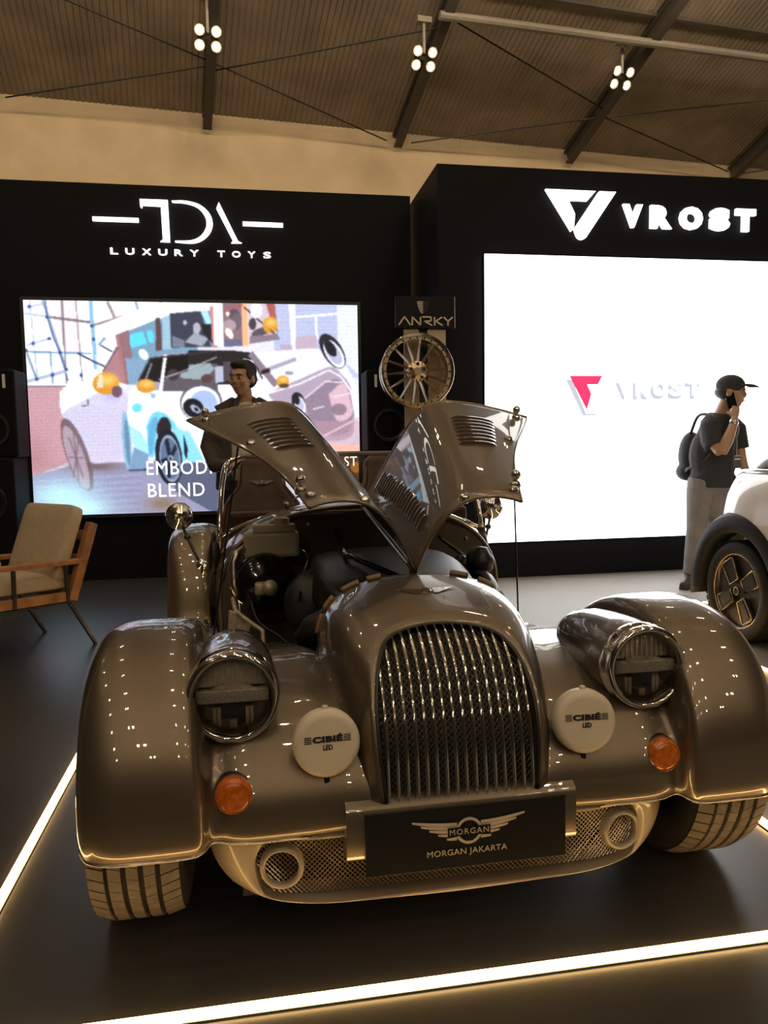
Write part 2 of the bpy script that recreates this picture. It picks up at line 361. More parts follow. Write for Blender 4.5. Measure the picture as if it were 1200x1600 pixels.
    poly(z3(292, 65, 332, 65, 345, 345, 304, 345), (.93, .70, .52)); poly(z3(335, 65, 470, 65, 530, 270, 350, 330), (.80, .74, .80)); ell(z3(370, 200), 6, 9, (.28, .24, .28)); ell(z3(430, 250), 16, 6, (.34, .30, .34), 1, -.3); poly(z3(350, 280, 540, 265, 560, 300, 350, 330), (.52, .46, .52)); line(z3(310, 90, 520, 265), 2.4, (.28, .20, .22)); poly(z3(460, 65, 520, 65, 545, 260, 505, 210), (.66, .36, .33)); line(z3(170, 110, 300, 75), 3, (.70, .34, .36)); ell(z3(395, 110), 10, 12, (.90, .90, .96))
    poly(z3(615, 65, 660, 65, 668, 375, 640, 370), (.94, .92, .95)); line(z3(655, 155, 970, 130), 3, (.95, .96, 1)); line(z3(805, 140, 815, 300), 4, (.95, .92, .95)); poly(z3(668, 282, 810, 272, 822, 352, 670, 366), (.74, .66, .74)); poly(z3(560, 330, 640, 335, 650, 370, 560, 372), (.72, .64, .72))
    # dissolving nose of the second car, right
    sm(z3(380, 390, 600, 370, 830, 360, 950, 400, 1030, 480, 1090, 600, 1120, 800, 1050, 1000, 700, 1000, 430, 780, 380, 560), (.91, .90, .94), .93)
    line(z3(470, 500, 670, 428), 6, (.64, .62, .70)); ell(z3(625, 520), 7, 3, (.58, .58, .66))
    sm(z3(470, 650, 700, 560, 900, 480, 985, 520, 1060, 620, 1085, 800, 1050, 950, 800, 960, 640, 860), (.66, .60, .68), .95); sm(z3(730, 690, 900, 570, 1000, 580, 1060, 700, 1070, 850, 1000, 930, 800, 900), (.56, .49, .57)); sm(z3(900, 660, 1000, 585, 1050, 680, 1065, 800, 960, 830), (.83, .70, .76)); ell(z3(975, 760), 13, 9, (.56, .47, .54))
    line(z3(500, 650, 700, 590, 900, 500, 985, 540, 1060, 640, 1085, 771), 2.4, (.96, .94, .97)); line(z3(730, 690, 880, 575, 1000, 580), 2, (.90, .86, .90)); line(z3(790, 760, 870, 740), 2, (.9, .86, .9)); line(z3(930, 680, 1060, 650), 2, (.92, .84, .88))
    poly([(470, 655), (566, 655), (566, 706), (490, 706)], (.72, .56, .62), .55); line([(480, 690), (540, 660), (562, 650)], 3, (.85, .72, .78)); poly([(500, 692), (566, 692), (566, 704), (520, 704)], (.94, .70, .58), .7); poly([(470, 704), (570, 704), (570, 800), (470, 800)], (.36, .25, .15)); line([(470, 707), (566, 707)], 4, (.62, .44, .28)); ell([(557, 727)], 9, 9, (.66, .42, .20)); ell([(500, 740)], 20, 14, (.16, .12, .10))
    for c_ in ((925, 375, 15, 29, -.62), (690, 715, 10, 16, -.35)):
        ct = z3(c_[0], c_[1]); ell(ct, c_[2]*1.05, c_[3]*1.05, (.14, .14, .18), 1, c_[4]); ell(z3(c_[0]+12, c_[1]+18), c_[2]*.85, c_[3]*.85, (.94, .94, .97), 1, c_[4]); ell(z3(c_[0]+8, c_[1]+14), c_[2]*.66, c_[3]*.7, (.70, .72, .82), 1, c_[4]); ell(z3(c_[0]-14, c_[1]-18), c_[2]*.5, c_[3]*.5, (.10, .11, .15), 1, c_[4])
    # pale second car, left
    sm(z4(210, 60, 300, -10, 520, 10, 620, 90, 605, 300, 615, 450, 500, 480, 400, 480, 330, 330, 225, 190), (.80, .78, .88), .95); sm(z4(212, 50, 300, -15, 500, 10, 420, 60, 260, 150, 225, 180), (.98, .98, 1)); bricks(112, 190, 640, 712, 5.5, 15, (.70, .66, .76), .35, -.03)
    ell(z4(315, 440), 16, 60, (.40, .33, .36), .85, -.33); ell(z4(310, 455), 12, 52, (.72, .64, .70), .8, -.33)
    for k in range(8):
        a_ = k*.785; line([z4(310, 455)[0], (z4(310, 455)[0][0]+11*math.cos(a_)+15*math.sin(a_)*.33, z4(310, 455)[0][1]+46*math.sin(a_))], 2.4, (.46, .38, .44), .8)
    line(z4(375, 90, 380, 130, 340, 135), 2, (.4, .4, .46)); soft(z4(520, 60), 14, 12, (.68, .66, .88), .8)
    # main car
    poly(z4(620, 90, 640, 30, 720, -8, 1240, -8, 1240, 340, 1100, 480, 960, 490, 900, 240, 800, 170, 740, 230, 745, 440, 660, 395, 612, 240), (.97, .98, 1))
    poly(z3(-60, 590, 420, 596, 545, 615, 440, 700, 420, 860, -60, 860), (.95, .94, .97))
    poly(z2(720, 535, 790, 400, 880, 372, 1210, 352, 1210, 600, 850, 600, 720, 590), (.62, .60, .66)); poly(z2(728, 530, 795, 405, 872, 388, 850, 545), (.09, .09, .11)); line(z2(760, 540, 800, 430), 3, (.5, .52, .58)); poly(z2(892, 380, 1210, 356, 1210, 440, 980, 490, 870, 530), (.07, .06, .07))
    poly(z3(-60, 375, 215, 372, 362, 388, 445, 560, 300, 600, -60, 600), (.13, .12, .14)); poly(z3(-60, 470, 90, 455, 100, 590, -60, 600), (.52, .60, .64)); poly(z2(870, 535, 980, 490, 1160, 430, 1210, 430, 1210, 600, 870, 600), (.36, .33, .36)); poly(z2(975, 490, 1160, 430, 1190, 460, 1120, 530, 980, 520), (.58, .64, .67)); poly(z3(120, 480, 170, 475, 180, 580, 120, 590), (.70, .70, .80)); poly(z3(170, 450, 225, 445, 235, 570, 180, 575), (.30, .26, .30)); ell(z3(65, 560), 9, 7, (.34, .24, .25)); ell(z2(930, 500), 9, 9, (.24, .21, .23))
    line(z2(840, 530, 960, 490, 1200, 390), 1.6, (.75, .72, .76)); poly(z3(305, 425, 370, 440, 448, 585, 400, 560), (.90, .92, .97)); line(z3(355, 392, 535, 602), 10, (.52, .46, .53)); line(z3(430, 520, 490, 500), 6, (.12, .11, .13)); line(z2(884, 378, 855, 600), 5, (.95, .95, .98)); line(z2(720, 540, 790, 400, 1200, 352), 2.5, (.20, .20, .24)); line(z3(0, 365, 350, 365), 4, (.86, .84, .88))
    sm(z4(728, 260, 760, 185, 810, 168, 870, 200, 930, 290, 955, 490, 900, 300, 850, 235, 800, 260, 785, 420, 745, 440), (.46, .80, .92)); sm(z4(740, 260, 780, 200, 800, 230, 780, 330, 770, 420, 745, 420), (.38, .66, .82)); poly(z4(612, 240, 700, 300, 740, 380, 745, 440, 660, 395), (.66, .88, .97)); poly(z4(900, 260, 1000, 300, 1090, 480, 960, 490, 930, 430), (.55, .84, .95)); poly(z4(958, 310, 985, 400, 978, 468, 960, 420), (.10, .13, .18)); line(z4(960, 290, 1110, 275), 1.5, (.66, .80, .9)); ell(z4(672, 145), 8, 7, (.42, .84, .95)); poly(z4(1080, 330, 1130, 300, 1130, 480, 1090, 480), (.70, .88, .96))
    ell(z4(610, 350), 6.5, 46, (.52, .70, .82), 1, -.08); ell(z4(615, 360), 3.5, 36, (.38, .50, .62), .9, -.08); poly(z4(655, 390, 745, 432, 735, 520, 625, 535), (.48, .60, .74)); line(z4(625, 535, 740, 530), 3, (.20, .24, .32))
    poly(z4(940, 490, 1220, 470, 1220, 840, 900, 660), (.30, .33, .42), .85); ell(z4(838, 280), 11, 20, (.16, .13, .17)); ell(z4(868, 452), 20.5, 44, (.09, .11, .16), 1, -.12); ell(z4(876, 460), 16, 37, (.36, .44, .56), 1, -.12)
    for k in range(5):
        a_ = k*1.2566+.5; cx, cy = z4(876, 460)[0]; line([(cx, cy), (cx+14.5*math.cos(a_), cy+34*math.sin(a_))], 6, (.10, .13, .20))
    ell(z4(876, 460), 16, 37, (.58, .64, .74), .9, -.12, .12); ell(z4(878, 460), 4, 5.5, (.62, .66, .74)); ell(z4(878, 460), 2, 3, (.12, .15, .2))
    ell(z4(1065, 110), 33, 30, (.34, .34, .40), .9); ell(z4(1065, 118), 30, 27, (.97, .98, 1)); ell(z4(1080, 118), 22, 21, (.64, .72, .88)); ell(z4(1018, 145), 17, 14, (.08, .09, .13), 1, .6); ell(z4(1030, 150), 9, 5, (.62, .66, .76), 1, .6); ell(z4(1036, 152), 4, 2.5, (.1, .1, .15), 1, .6)
    for ct, rx, ry in ((z2(525, 555), 20, 17), (z2(765, 570), 14, 11), (z3(490, 207), 12, 12.5), (z3(580, 575), 10, 9)):
        ell(ct, rx, ry, (.82, .57, .20)); c0 = ct[0]; soft([(c0[0]+rx*.1, c0[1]-ry*.3)], rx*.8, ry*.55, (.98, .80, .46), .9)
    ell(z2(590, 605), 8, 9, (.44, .32, .38)); poly(z2(483, 500, 505, 500, 505, 580, 470, 580), (.90, .84, .74)); ell(z2(750, 375), 6, 9, (.98, .97, .97), 1, -.6); poly(z2(790, 610, 830, 620, 815, 650, 795, 640), (.60, .70, .88)); ell(z3(588, 605), 8, 3.5, (.36, .25, .20)); poly(z3(480, 225, 540, 270, 500, 255), (.40, .26, .2))
    # light spill on the floor
    soft(z4(230, 690), 62, 30, (.74, .95, 1), .85); soft(z4(330, 780), 52, 20, (.78, 1, 1), .9); soft(z4(270, 775), 10, 6, (.45, .78, .98), .9); soft(z4(830, 745), 28, 14, (.52, .42, .32), .8)
    for _ in range(2):
        p = np.pad(im, ((1, 1), (1, 1), (0, 0)), 'edge'); im = (p[:-2, 1:-1]+p[2:, 1:-1]+p[1:-1, :-2]+p[1:-1, 2:]+2*p[1:-1, 1:-1])/6
    rs = np.random.RandomState(3); im = np.clip(im*(1+.03*rs.randn(Hd, Wd, 1)), 0, 1)
    return im
def picture_mesh(name, x0, x1, z0, z1, y, parent):
    im = raster(); H, Wd = im.shape[:2]
    xs = np.linspace(x0, x1, Wd); zs = np.linspace(z1, z0, H)
    v = np.stack(np.broadcast_arrays(xs[None, :], np.full((H, Wd), y), zs[:, None]), -1).reshape(-1, 3)
    i = np.arange(H*Wd).reshape(H, Wd); f = np.stack([i[:-1, :-1], i[1:, :-1], i[1:, 1:], i[:-1, 1:]], -1).reshape(-1, 4)
    me = bpy.data.meshes.new(name); me.from_pydata(v.tolist(), [], f.tolist()); me.update()
    a = me.color_attributes.new('picture', 'FLOAT_COLOR', 'POINT')
    lin = np.where(im <= .04045, im/12.92, ((im+.055)/1.055)**2.4)
    a.data.foreach_set('color', np.concatenate([lin.reshape(-1, 3), np.ones((H*Wd, 1))], 1).astype(np.float32).ravel())
    m = bpy.data.materials.new('video_picture'); m.use_nodes = True; nt = m.node_tree; p = nt.nodes['Principled BSDF']
    p.inputs['Base Color'].default_value = (.01, .01, .01, 1); p.inputs['Roughness'].default_value = .6
    at = nt.nodes.new('ShaderNodeAttribute'); at.attribute_name = 'picture'
    nt.links.new(at.outputs['Color'], p.inputs['Emission Color']); p.inputs['Emission Strength'].default_value = SCREEN_PIC
    me.materials.append(m); o = bpy.data.objects.new(name, me); link(o, parent); return o
SX0, SX1, SZ0, SZ1 = -1.87, 1.028, .60, 2.466
scr = empty('video_screen', ((SX0+SX1)/2, YT, SZ0), 0, 'wide lit video screen showing a white car with yellow mirrors', 'screen')
scr_off = Matrix.Translation((-(SX0+SX1)/2, -YT, -SZ0))
def kid(o, M): o.matrix_parent_inverse = M; return o
kid(MB().box(((SX0+SX1)/2, YT-.02, (SZ0+SZ1)/2), (SX1-SX0+.06, .05, SZ1-SZ0+.06)).build('cabinet', BLACK, scr), scr_off)
kid(picture_mesh('picture', SX0, SX1, SZ0, SZ1, YT-.05, scr), scr_off)
TXTW = mat('white_caption', (.9, .9, .9), emis=(1, 1, 1), es=1.6)
def scr_text(t, xa, xb, za, zb):
    v, f = textgeo(t, .2, .001, .0, 1.1); b = MB(); b.add(fit(v, xa, xb, za, zb), f, FACE((0, YT-.053, 0))); kid(b.build('caption', TXTW, scr), scr_off)
scr_text('EMBODI', -.905, -.335, .940, 1.065); scr_text('BLEND', -.90, -.405, .742, .862); scr_text('ST', .88, 1.0, .985, 1.075)
# ---- white video wall
scv = empty('video_wall', (4.0, YV, .32), 0, 'huge glowing white video wall with a red arrow emblem', 'screen')
VO = Matrix.Translation((-4.0, -YV, -.32))
WHITE = mat('white_screen_glow', (.8, .8, .8), emis=(.97, .985, 1.0), es=SCREEN_WHITE)
kid(MB().box((5.0, YV-.012, 1.537), (6.02, .024, 2.45)).build('cabinet', BLACK, scv), VO)
# lit modules with hairline joints, one by one
VMX, VMZ = 6, 5
me_mod = None
for i in range(12):
    for j in range(5):
        x0 = 1.995+i*.5; z0 = .322+j*.4866
        b = MB().box((.25, 0, .2433), (.4998, .02, .4864)) if me_mod is None else None
        if me_mod is None:
            o = b.build('screen_module', WHITE, scv); me_mod = o.data
        else:
            o = bpy.data.objects.new('screen_module', me_mod); link(o, scv)
        o.location = (x0-4.0, -.034, z0-.32)
REDG = mat('red_logo_glow', (.8, .02, .1), emis=(1., .045, .15), es=1.0)
SHADE = mat('pale_relief_grey', (.3, .32, .36), emis=(.50, .56, .66), es=1.0)
PALE = mat('white_relief', (.8, .8, .8), emis=(1, 1, 1), es=SCREEN_WHITE)
def vb(pts, m, name, y, t=.004):
    b = MB(); b.prism(pts, t, FACE((0, y, 0))); return kid(b.build(name, m, scv), VO)
EM = [(2.744, 1.747), (3.046, 1.747), (3.005, 1.672), (2.905, 1.672), (2.945, 1.59), (2.905, 1.455)]
vb([(x-.03, z-.035) for x, z in [(2.744, 1.747), (2.80, 1.747), (2.93, 1.455), (3.03, 1.455), (3.03, 1.44), (2.90, 1.44)]], SHADE, 'emblem_shadow', YV-.046)
vb(EM, REDG, 'emblem', YV-.050)
for k, ch in enumerate('VROST'):
    xa = 3.20+k*.165
    v, f = textgeo(ch, .2, .002, .012); b = MB(); b.add(fit(v, xa-.030, xa+.113, 1.540, 1.685), f, FACE((0, YV-.0455, 0))); kid(b.build('relief_letter_edge', SHADE, scv), VO)
    v, f = textgeo(ch, .2, .002, .008); b = MB(); b.add(fit(v, xa, xa+.125, 1.572, 1.708), f, FACE((0, YV-.050, 0))); kid(b.build('relief_letter', PALE, scv), VO)
for ch, xa in (('P', 2.79), ('P', 2.872), ('F', 2.96), ('&', 3.06), ('W', 3.19), ('I', 3.30), ('N', 3.36), ('D', 3.46), ('O', 3.56), ('W', 3.66)):
    v, f = textgeo(ch, .06, .001, 0); b = MB(); b.add([(p[0]+xa+.02, p[1]+1.298, p[2]) for p in v], f, FACE((0, YV-.048, 0)))
    kid(b.build('caption_letter', mat('pale_caption', (.7, .7, .72), emis=(.60, .64, .70), es=1.0), scv), VO)
# ---- VROST sign above
sv = empty('illuminated_sign', (3.5, YV, 2.9), 0, 'white illuminated VROST sign with a triangular V emblem', 'sign'); SO = Matrix.Translation((-3.5, -YV, -2.9))
def sb(pts, name, t=.03):
    b = MB(); b.prism(pts, t, FACE((0, YV-.005, 0))); return kid(b.build(name, GLOWW, sv), SO)
sb([(2.53, 3.305), (2.98, 3.305), (2.905, 3.222), (2.735, 3.222), (2.795, 3.11), (2.785, 2.99), (2.762, 2.965)], 'emblem_arrow')
arc = [(2.845+.052*math.cos(a), 2.952+.052*math.sin(a)) for a in [math.radians(x) for x in range(200, 330, 20)]]
sb([(3.015, 3.305), (3.167, 3.305)]+[(p[0]+.012, p[1]) for p in arc[::-1]]+[(2.79, 2.985), (2.80, 3.0)], 'emblem_bar')
for ch, xa, xb in (('V', 3.225, 3.42), ('R', 3.49, 3.665), ('O', 3.72, 3.92), ('S', 3.98, 4.16), ('T', 4.21, 4.395)):
    pass
LX = [(971, 1001), (1013, 1046), (1058, 1094), (1105, 1137), (1146, 1178)]
for (ch, (pa, pb)) in zip('VROST', LX):
    xa = 3.227+(pa-970)*.006124; xb = 3.227+(pb-970)*.006124
    v, f = textgeo(ch, .25, .015, .018); b = MB(); b.add(fit(v, xa, xb, 3.015, 3.21), f, FACE((0, YV-.02, 0))); kid(b.build('letter', GLOWW, sv), SO)
# ---- TDA sign
st = empty('illuminated_sign', (-.44, YT, 2.87), 0, 'white illuminated TDA sign with LUXURY TOYS beneath', 'sign'); TO = Matrix.Translation((.44, -YT, -2.87))
def sx(cx): return -1.139+(cx-177)*.00167
def sz(cy, cx=0): return 3.352-(cy-72)*.001667+(cx-337)*.00005
def tb(pts, name='letter'):
    # crop pixels of the sign -> wall metres, undoing the slight slant of the row
    q = [(sx(x)-.002-(y-200)*0, 3.352-(y-72-(x-337)*.031)*.00167) for x, y in pts]
    b = MB(); b.prism(q[::-1], .03, FACE((0, YT-.005, 0))); return kid(b.build(name, GLOWW, st), TO)
tb([(98, 163), (328, 170), (328, 190), (98, 183)], 'bar'); tb([(866, 186), (1080, 194), (1080, 214), (866, 206)], 'bar')
tb([(338, 73), (480, 77), (484, 292), (434, 290), (448, 280), (444, 108), (352, 104), (346, 118), (340, 112)])
outer = [(500, 80), (570, 80), (640, 98), (690, 140), (708, 190), (695, 240), (655, 280), (600, 298), (510, 292)]
inner = [(510, 286), (590, 284), (640, 264), (670, 225), (676, 188), (665, 150), (630, 112), (570, 92), (503, 87)]
tb([tuple(p) for p in cr(outer, 4)]+[tuple(p) for p in cr(inner, 4)])
tb([(744, 86), (838, 288), (858, 298), (802, 298), (812, 286), (730, 118)])
for ch, xa, xb in (('L', 177, 216), ('U', 253, 298), ('X', 338, 383), ('U', 420, 466), ('R', 503, 545), ('Y', 583, 628), ('T', 727, 766), ('O', 803, 848), ('Y', 887, 927), ('S', 970, 1010)):
    v, f = textgeo(ch, .1, .008, .0015); b = MB(); b.add(fit(v, sx(xa), sx(xb), 2.878, 2.932), f, FACE((0, YT-.014, 0))); kid(b.build('letter', GLOWW, st), TO)

# ---- wheel display: sign panel, two slats, alloy wheel
DY = 6.20
stand = empty('wheel_display_stand', (1.45, DY, 0), 0, 'tall black display stand with two tan slats and ANRKY panel', 'stand')
def SD(o): o.matrix_parent_inverse = Matrix.Translation((-1.45, -DY, 0)); return o
TAN = mat('tan_slat', (.40, .31, .20), rough=.6, nscale=14, namt=.08)
SIGNP = mat('black_gloss_sign', (.008, .008, .010), rough=.5, spec=.15)
SD(MB().box((1.446, DY, 2.243), (.495, .025, .25)).build('sign_panel', SIGNP, stand, bevel=.003))
SD(MB().box((1.690, DY-.016, 2.243), (.006, .008, .25)).build('panel_edge', STEEL, stand))
for x, wx in ((1.335, .122), (1.545, .152)): SD(MB().box((x, DY+.03, 1.055), (wx, .03, 2.11)).build('slat', TAN, stand, bevel=.004))
SD(MB().box((1.435, DY+.06, 1.1), (.10, .02, 2.2)).box((1.44, DY-.05, .02), (.5, .30, .04)).box((1.40, DY-.01, 1.75), (.05, .12, .05)).build('base', BLACK, stand))
METL = mat('silver_letter', (.55, .47, .38), metallic=.6, rough=.4)
# angular letters of the panel
def stroke(b, pts, wd):
    for p, q in zip(pts[:-1], pts[1:]):
        p = Vector((p[0], p[1])); q = Vector((q[0], q[1])); d = (q-p).normalized(); nn = Vector((-d.y, d.x))*wd/2
        b.prism([tuple(p+nn), tuple(p-nn), tuple(q-nn), tuple(q+nn)], .006, FACE((0, DY-.016, 0)))
LW = .012; x0 = 1.222; zb, zt = 2.138, 2.205
for pts in ([[(0, zb), (.05, zt), (.10, zb)]], [[(.115, zb), (.115, zt), (.185, zb), (.185, zt)]], [[(.20, zt), (.275, zt), (.275, (zb+zt)/2), (.215, (zb+zt)/2), (.285, zb)]], [[(.305, zb), (.305, zt)], [(.37, zt), (.315, (zb+zt)/2), (.375, zb)]], [[(.385, zt), (.42, (zb+zt)/2), (.42, zb)], [(.42, (zb+zt)/2), (.46, zt)]]):
    b = MB()
    for s in pts: stroke(b, [(x0+p[0]*.975, p[1]) for p in s], LW)
    SD(b.build('letter', METL, stand))
for k in range(8):
    z = 2.325-k*.0125; hw = .048*(1-(k/9.)**2)
    SD(MB().box((1.425-hw/2, DY-.016, z), (hw, .006, .007)).build('shield_bar', METL, stand))
    SD(MB().box((1.425+hw/2, DY-.016, z), (hw, .006, .007)).build('shield_bar', DARKMET, stand))

def alloy_wheel(loc, R, face_m, lip_m, spokes=14):
    r = empty('alloy_wheel', loc, 0, 'champagne multi-spoke alloy wheel hung on the display stand', 'wheel')
    Mx = frame((0, 0, 0), (1, 0, 0), (0, 0, 1))   # local z to -Y
    MB().lathe([(R*.90, -.16), (R*.92, -.02), (R*.985, 0), (R, -.006), (R, -.03), (R*.95, -.05), (R*.94, -.20), (R*.90, -.20), (R*.90, -.16)], 56, Mx).build('rim', lip_m, r, True, angle=40)
    MB().lathe([(R*.92, -.03), (R*.92, -.045), (R*.845, -.055), (R*.845, -.03), (R*.92, -.03)], 56, Mx).build('rim_ring', face_m, r, True, angle=40)
    MB().lathe([(.001, -.012), (R*.10, -.012), (R*.13, -.02), (R*.27, -.03), (R*.28, -.06), (.001, -.06)], 40, Mx).build('hub', face_m, r, True, angle=40)
    for k in range(5):
        a = k*2*PI/5+.3; MB().lathe([(.001, -.02), (R*.045, -.02), (R*.045, -.03)], 12, Mx @ Matrix.Translation((R*.19*math.cos(a), R*.19*math.sin(a), .0))).build('lug_hole', DARKMET, r)
    for k in range(spokes):
        a = 2*PI*k/spokes+.1
        b = MB(); w0, w1 = R*.042, R*.028
        M2 = Mx @ Matrix.Rotation(a, 4, 'Z')
        v = [(R*.22, -w0, -.05), (R*.22, w0, -.05), (R*.22, 0, -.014), (R*.88, -w1, -.055), (R*.88, w1, -.055), (R*.88, 0, -.024)]
        b.add(v, [(0, 1, 2), (3, 5, 4), (0, 2, 5, 3), (1, 4, 5, 2), (0, 3, 4, 1)], M2); b.build('spoke', face_m, r)
    for k in range(28):
        a = 2*PI*k/28; MB().lathe([(.008, -.03), (.008, -.024), (.001, -.022)], 6, Mx @ Matrix.Translation((R*.883*math.cos(a), R*.883*math.sin(a), 0))).build('rim_bolt', DARKMET, r)
    return r
CHAMP = mat('champagne_alloy', (.62, .50, .33), metallic=.9, rough=.3); CHAMPL = mat('polished_champagne_rim', (.78, .66, .48), metallic=1., rough=.12)
alloy_wheel((1.340, DY-.20, 1.756), .298, CHAMP, CHAMPL)

# ---- loudspeakers beside the picture screen
SPKB = mat('speaker_black', (.006, .006, .007), rough=.7, spec=.12)
def speaker(x, y, h0, label):
    r = empty('loudspeaker', (x, y, h0), 0, label, 'speaker', 'black loudspeakers beside the picture screen')
    MB().box((0, 0, .36), (.40, .36, .72)).build('cabinet', SPKB, r, bevel=.02)
    Mx = lambda z: frame((0, -.182, z), (1, 0, 0), (0, 0, 1))
    MB().lathe([(.15, 0), (.145, .012), (.125, .012), (.11, -.005), (.06, -.03), (.001, -.02)], 28, Mx(.23)).build('woofer', DARKMET, r, True, angle=40)
    MB().lathe([(.07, 0), (.068, .008), (.05, -.01), (.001, -.02)], 20, Mx(.55)).build('tweeter', DARKMET, r, True, angle=40)
    MB().box((.12*(1 if x < 0 else -1), -.183, .62), (.022, .006, .11)).build('label', mat('pale_sticker', (.7, .7, .68), rough=.5), r)
    if h0 > .1: pass
    return r
def sub_box(x, y, label):
    r = empty('subwoofer', (x, y, 0), 0, label, 'speaker', 'black subwoofers under the loudspeakers')
    MB().box((0, 0, .56), (.46, .44, 1.12)).build('cabinet', SPKB, r, bevel=.02)
    MB().lathe([(.17, 0), (.16, .014), (.14, .014), (.1, -.01), (.001, -.03)], 28, frame((0, -.222, .75), (1, 0, 0), (0, 0, 1))).build('cone', DARKMET, r, True, angle=40)
    return r
sub_box(-2.12, 6.92, 'black subwoofer left of the picture screen'); speaker(-2.06, 6.92, 1.12, 'black loudspeaker left of the picture screen')
sub_box(1.24, 6.92, 'black subwoofer between the picture screen and the display wheel'); speaker(1.24, 6.92, 1.12, 'black loudspeaker between the picture screen and the display wheel')

# ---- light strips on the floor
STRIPM = mat('warm_strip_glow', (1, .8, .5), emis=(1.0, .60, .22), es=STRIP_STRENGTH)
CHAN = mat('aluminium_channel', (.35, .33, .3), metallic=.8, rough=.4)
def strip(p, q, label):
    p = Vector((*p, 0)); q = Vector((*q, 0)); d = (q-p); L = d.length; a = math.atan2(d.y, d.x)
    r = empty('floor_light_strip', (p+q)/2, a, label, 'light strip', 'warm light strips let into the floor')
    MB().box((0, 0, .002), (L, .030, .004)).build('channel', CHAN, r)
    MB().box((0, 0, .009), (L, .018, .010)).build('diffuser', STRIPM, r)
    return r
strip((-.67, 1.536), (1.515, 1.536), 'long warm light strip across the floor in front of the bronze car')
strip((-.672, 1.56), (-.68, 4.95), 'warm light strip along the floor left of the bronze car')
strip((1.515, 1.56), (1.515, 4.95), 'warm light strip along the floor right of the bronze car')
strip((2.55, 1.56), (2.55, 4.96), 'warm light strip along the floor beside the white hatchback')
strip((2.56, 4.98), (4.9, 4.98), 'warm light strip behind the white hatchback')

# =================================================================== THE BRONZE ROADSTER (local: x right, y to the rear, front axle at y=-.08)
car = empty('roadster', (.4537, 2.0911, 0), math.radians(.487), 'bronze vintage-style roadster with both bonnet halves raised', 'car')
AX, WR = -.08, .33
# ---- front wings
FP = [(-.452, .290), (-.468, .335), (-.463, .43), (-.432, .53), (-.362, .63), (-.26, .696), (-.13, .727), (0, .722), (.13, .685), (.27, .61), (.42, .51), (.58, .40), (.76, .30), (.95, .235), (1.2, .215)]
SP = [(-.440, .305), (-.450, .335), (-.440, .40), (-.400, .465), (-.33, .522), (-.23, .566), (-.11, .592), (0, .603), (.13, .592), (.27, .565), (.42, .528), (.58, .49), (.76, .455), (.95, .43), (1.2, .42)]
XA = [-.20, -.20, -.205, -.215, -.23, -.245, -.265, -.283, -.32, -.37, -.42, -.475, -.53, -.578, -.60]
def wing_rails():
    G = []
    specs = [(None, None, 0, 0, 'A0'), (None, None, 0, 0, 'A'), (None, None, 0, 0, 'B'), (-.49, -.62, 0, .0, ''), (-.556, -.66, .02, .020, 'D'), (-.582, -.685, .55, .0, ''), (-.612, -.715, .93, 0, ''), (-.71, -.76, 1, 0, ''), (-.775, -.80, 1, .004, ''), (-.822, -.835, 1, .024, ''), (-.846, -.852, 1, .07, ''), (-.850, -.856, 1, .10, '')]
    for (xf, xr, w, inset, k) in specs:
        row = []
        for s in range(15):
            yF, zF = FP[s]; yS, zS = SP[s]; y = yS*(1-w)+yF*w; z = zS*(1-w)+zF*w
            t = min(1, max(0, (y-.1)/.85)); t = t*t*(3-2*t)
            if k in ('A', 'A0'): x = XA[s]
            elif k == 'B': x = .5*XA[s]+.5*(-.49*(1-t)-.62*t)
            else: x = xf*(1-t)+xr*t
            if k == 'A0': x += .012; z -= .06
            if k == 'D' and s > 9: inset_ = 0
            else: inset_ = inset
            if inset_:
                v1 = np.array([AX-y, .31-z]); v1 /= np.linalg.norm(v1); v = v1*(1-t)+np.array([0, -1.])*t; y += v[0]*inset_; z += v[1]*inset_
            row.append((x, y, z))
        G.append(row)
    return np.array(G)
WG = crgrid(wing_rails(), 4, 4)           # (lateral, along)
def mir(P): P = np.array(P, float); P[..., 0] *= -1; return P
EDGE = mat('highlight_wing_bead', (.62, .53, .42), metallic=1., rough=.2)  # bead's bright metal stands in for the highlight line along the wing edge
for sgn in (1, -1):
    P = WG if sgn == 1 else mir(WG)
    wg = MB().grid(P).build('front_wing', PAINT, car, True, solid=.006)
    e = [P[i, 0] for i in range(8, P.shape[0])]
    MB().tube(e, .003, 6).build('edge_bead', EDGE, wg, True)
    e2 = P[-1, ::2]; MB().tube(e2, .003, 6).build('edge_bead', EDGE, wg, True)
    # inner liner closing the wheel house
    MB().box((-sgn*.545, .06, .41), (.015, .80, .22)).build('wheel_house', BLACK, wg)
# ---- nose cowl
RIM = [(.178, -.460, .375), (.188, -.442, .49), (.187, -.405, .585), (.172, -.355, .655), (.140, -.292, .70), (.08, -.256, .718), (0, -.245, .724)]
R0 = [(p[0]-.006, p[1]+.03, p[2]-.004) for p in RIM]; R0[-1] = (0, R0[-1][1], R0[-1][2])
R1 = [(.195, -.456, .375), (.206, -.436, .495), (.206, -.397, .595), (.19, -.343, .67), (.156, -.275, .718), (.09, -.235, .738), (0, -.222, .745)]
R2 = [(.220, -.43, .375), (.238, -.385, .49), (.247, -.315, .60), (.235, -.25, .69), (.20, -.185, .745), (.12, -.15, .768), (0, -.135, .776)]
R3 = [(.25, -.33, .375), (.262, -.28, .48), (.272, -.21, .59), (.265, -.15, .685), (.225, -.10, .752), (.135, -.08, .785), (0, -.07, .796)]
R4 = [(.285, -.015, .40), (.288, -.01, .48), (.288, 0, .58), (.275, 0, .68), (.235, 0, .752), (.14, 0, .797), (0, 0, .812)]
def fullring(h): return [(-p[0], p[1], p[2]) for p in h]+[p for p in h[-2::-1]]
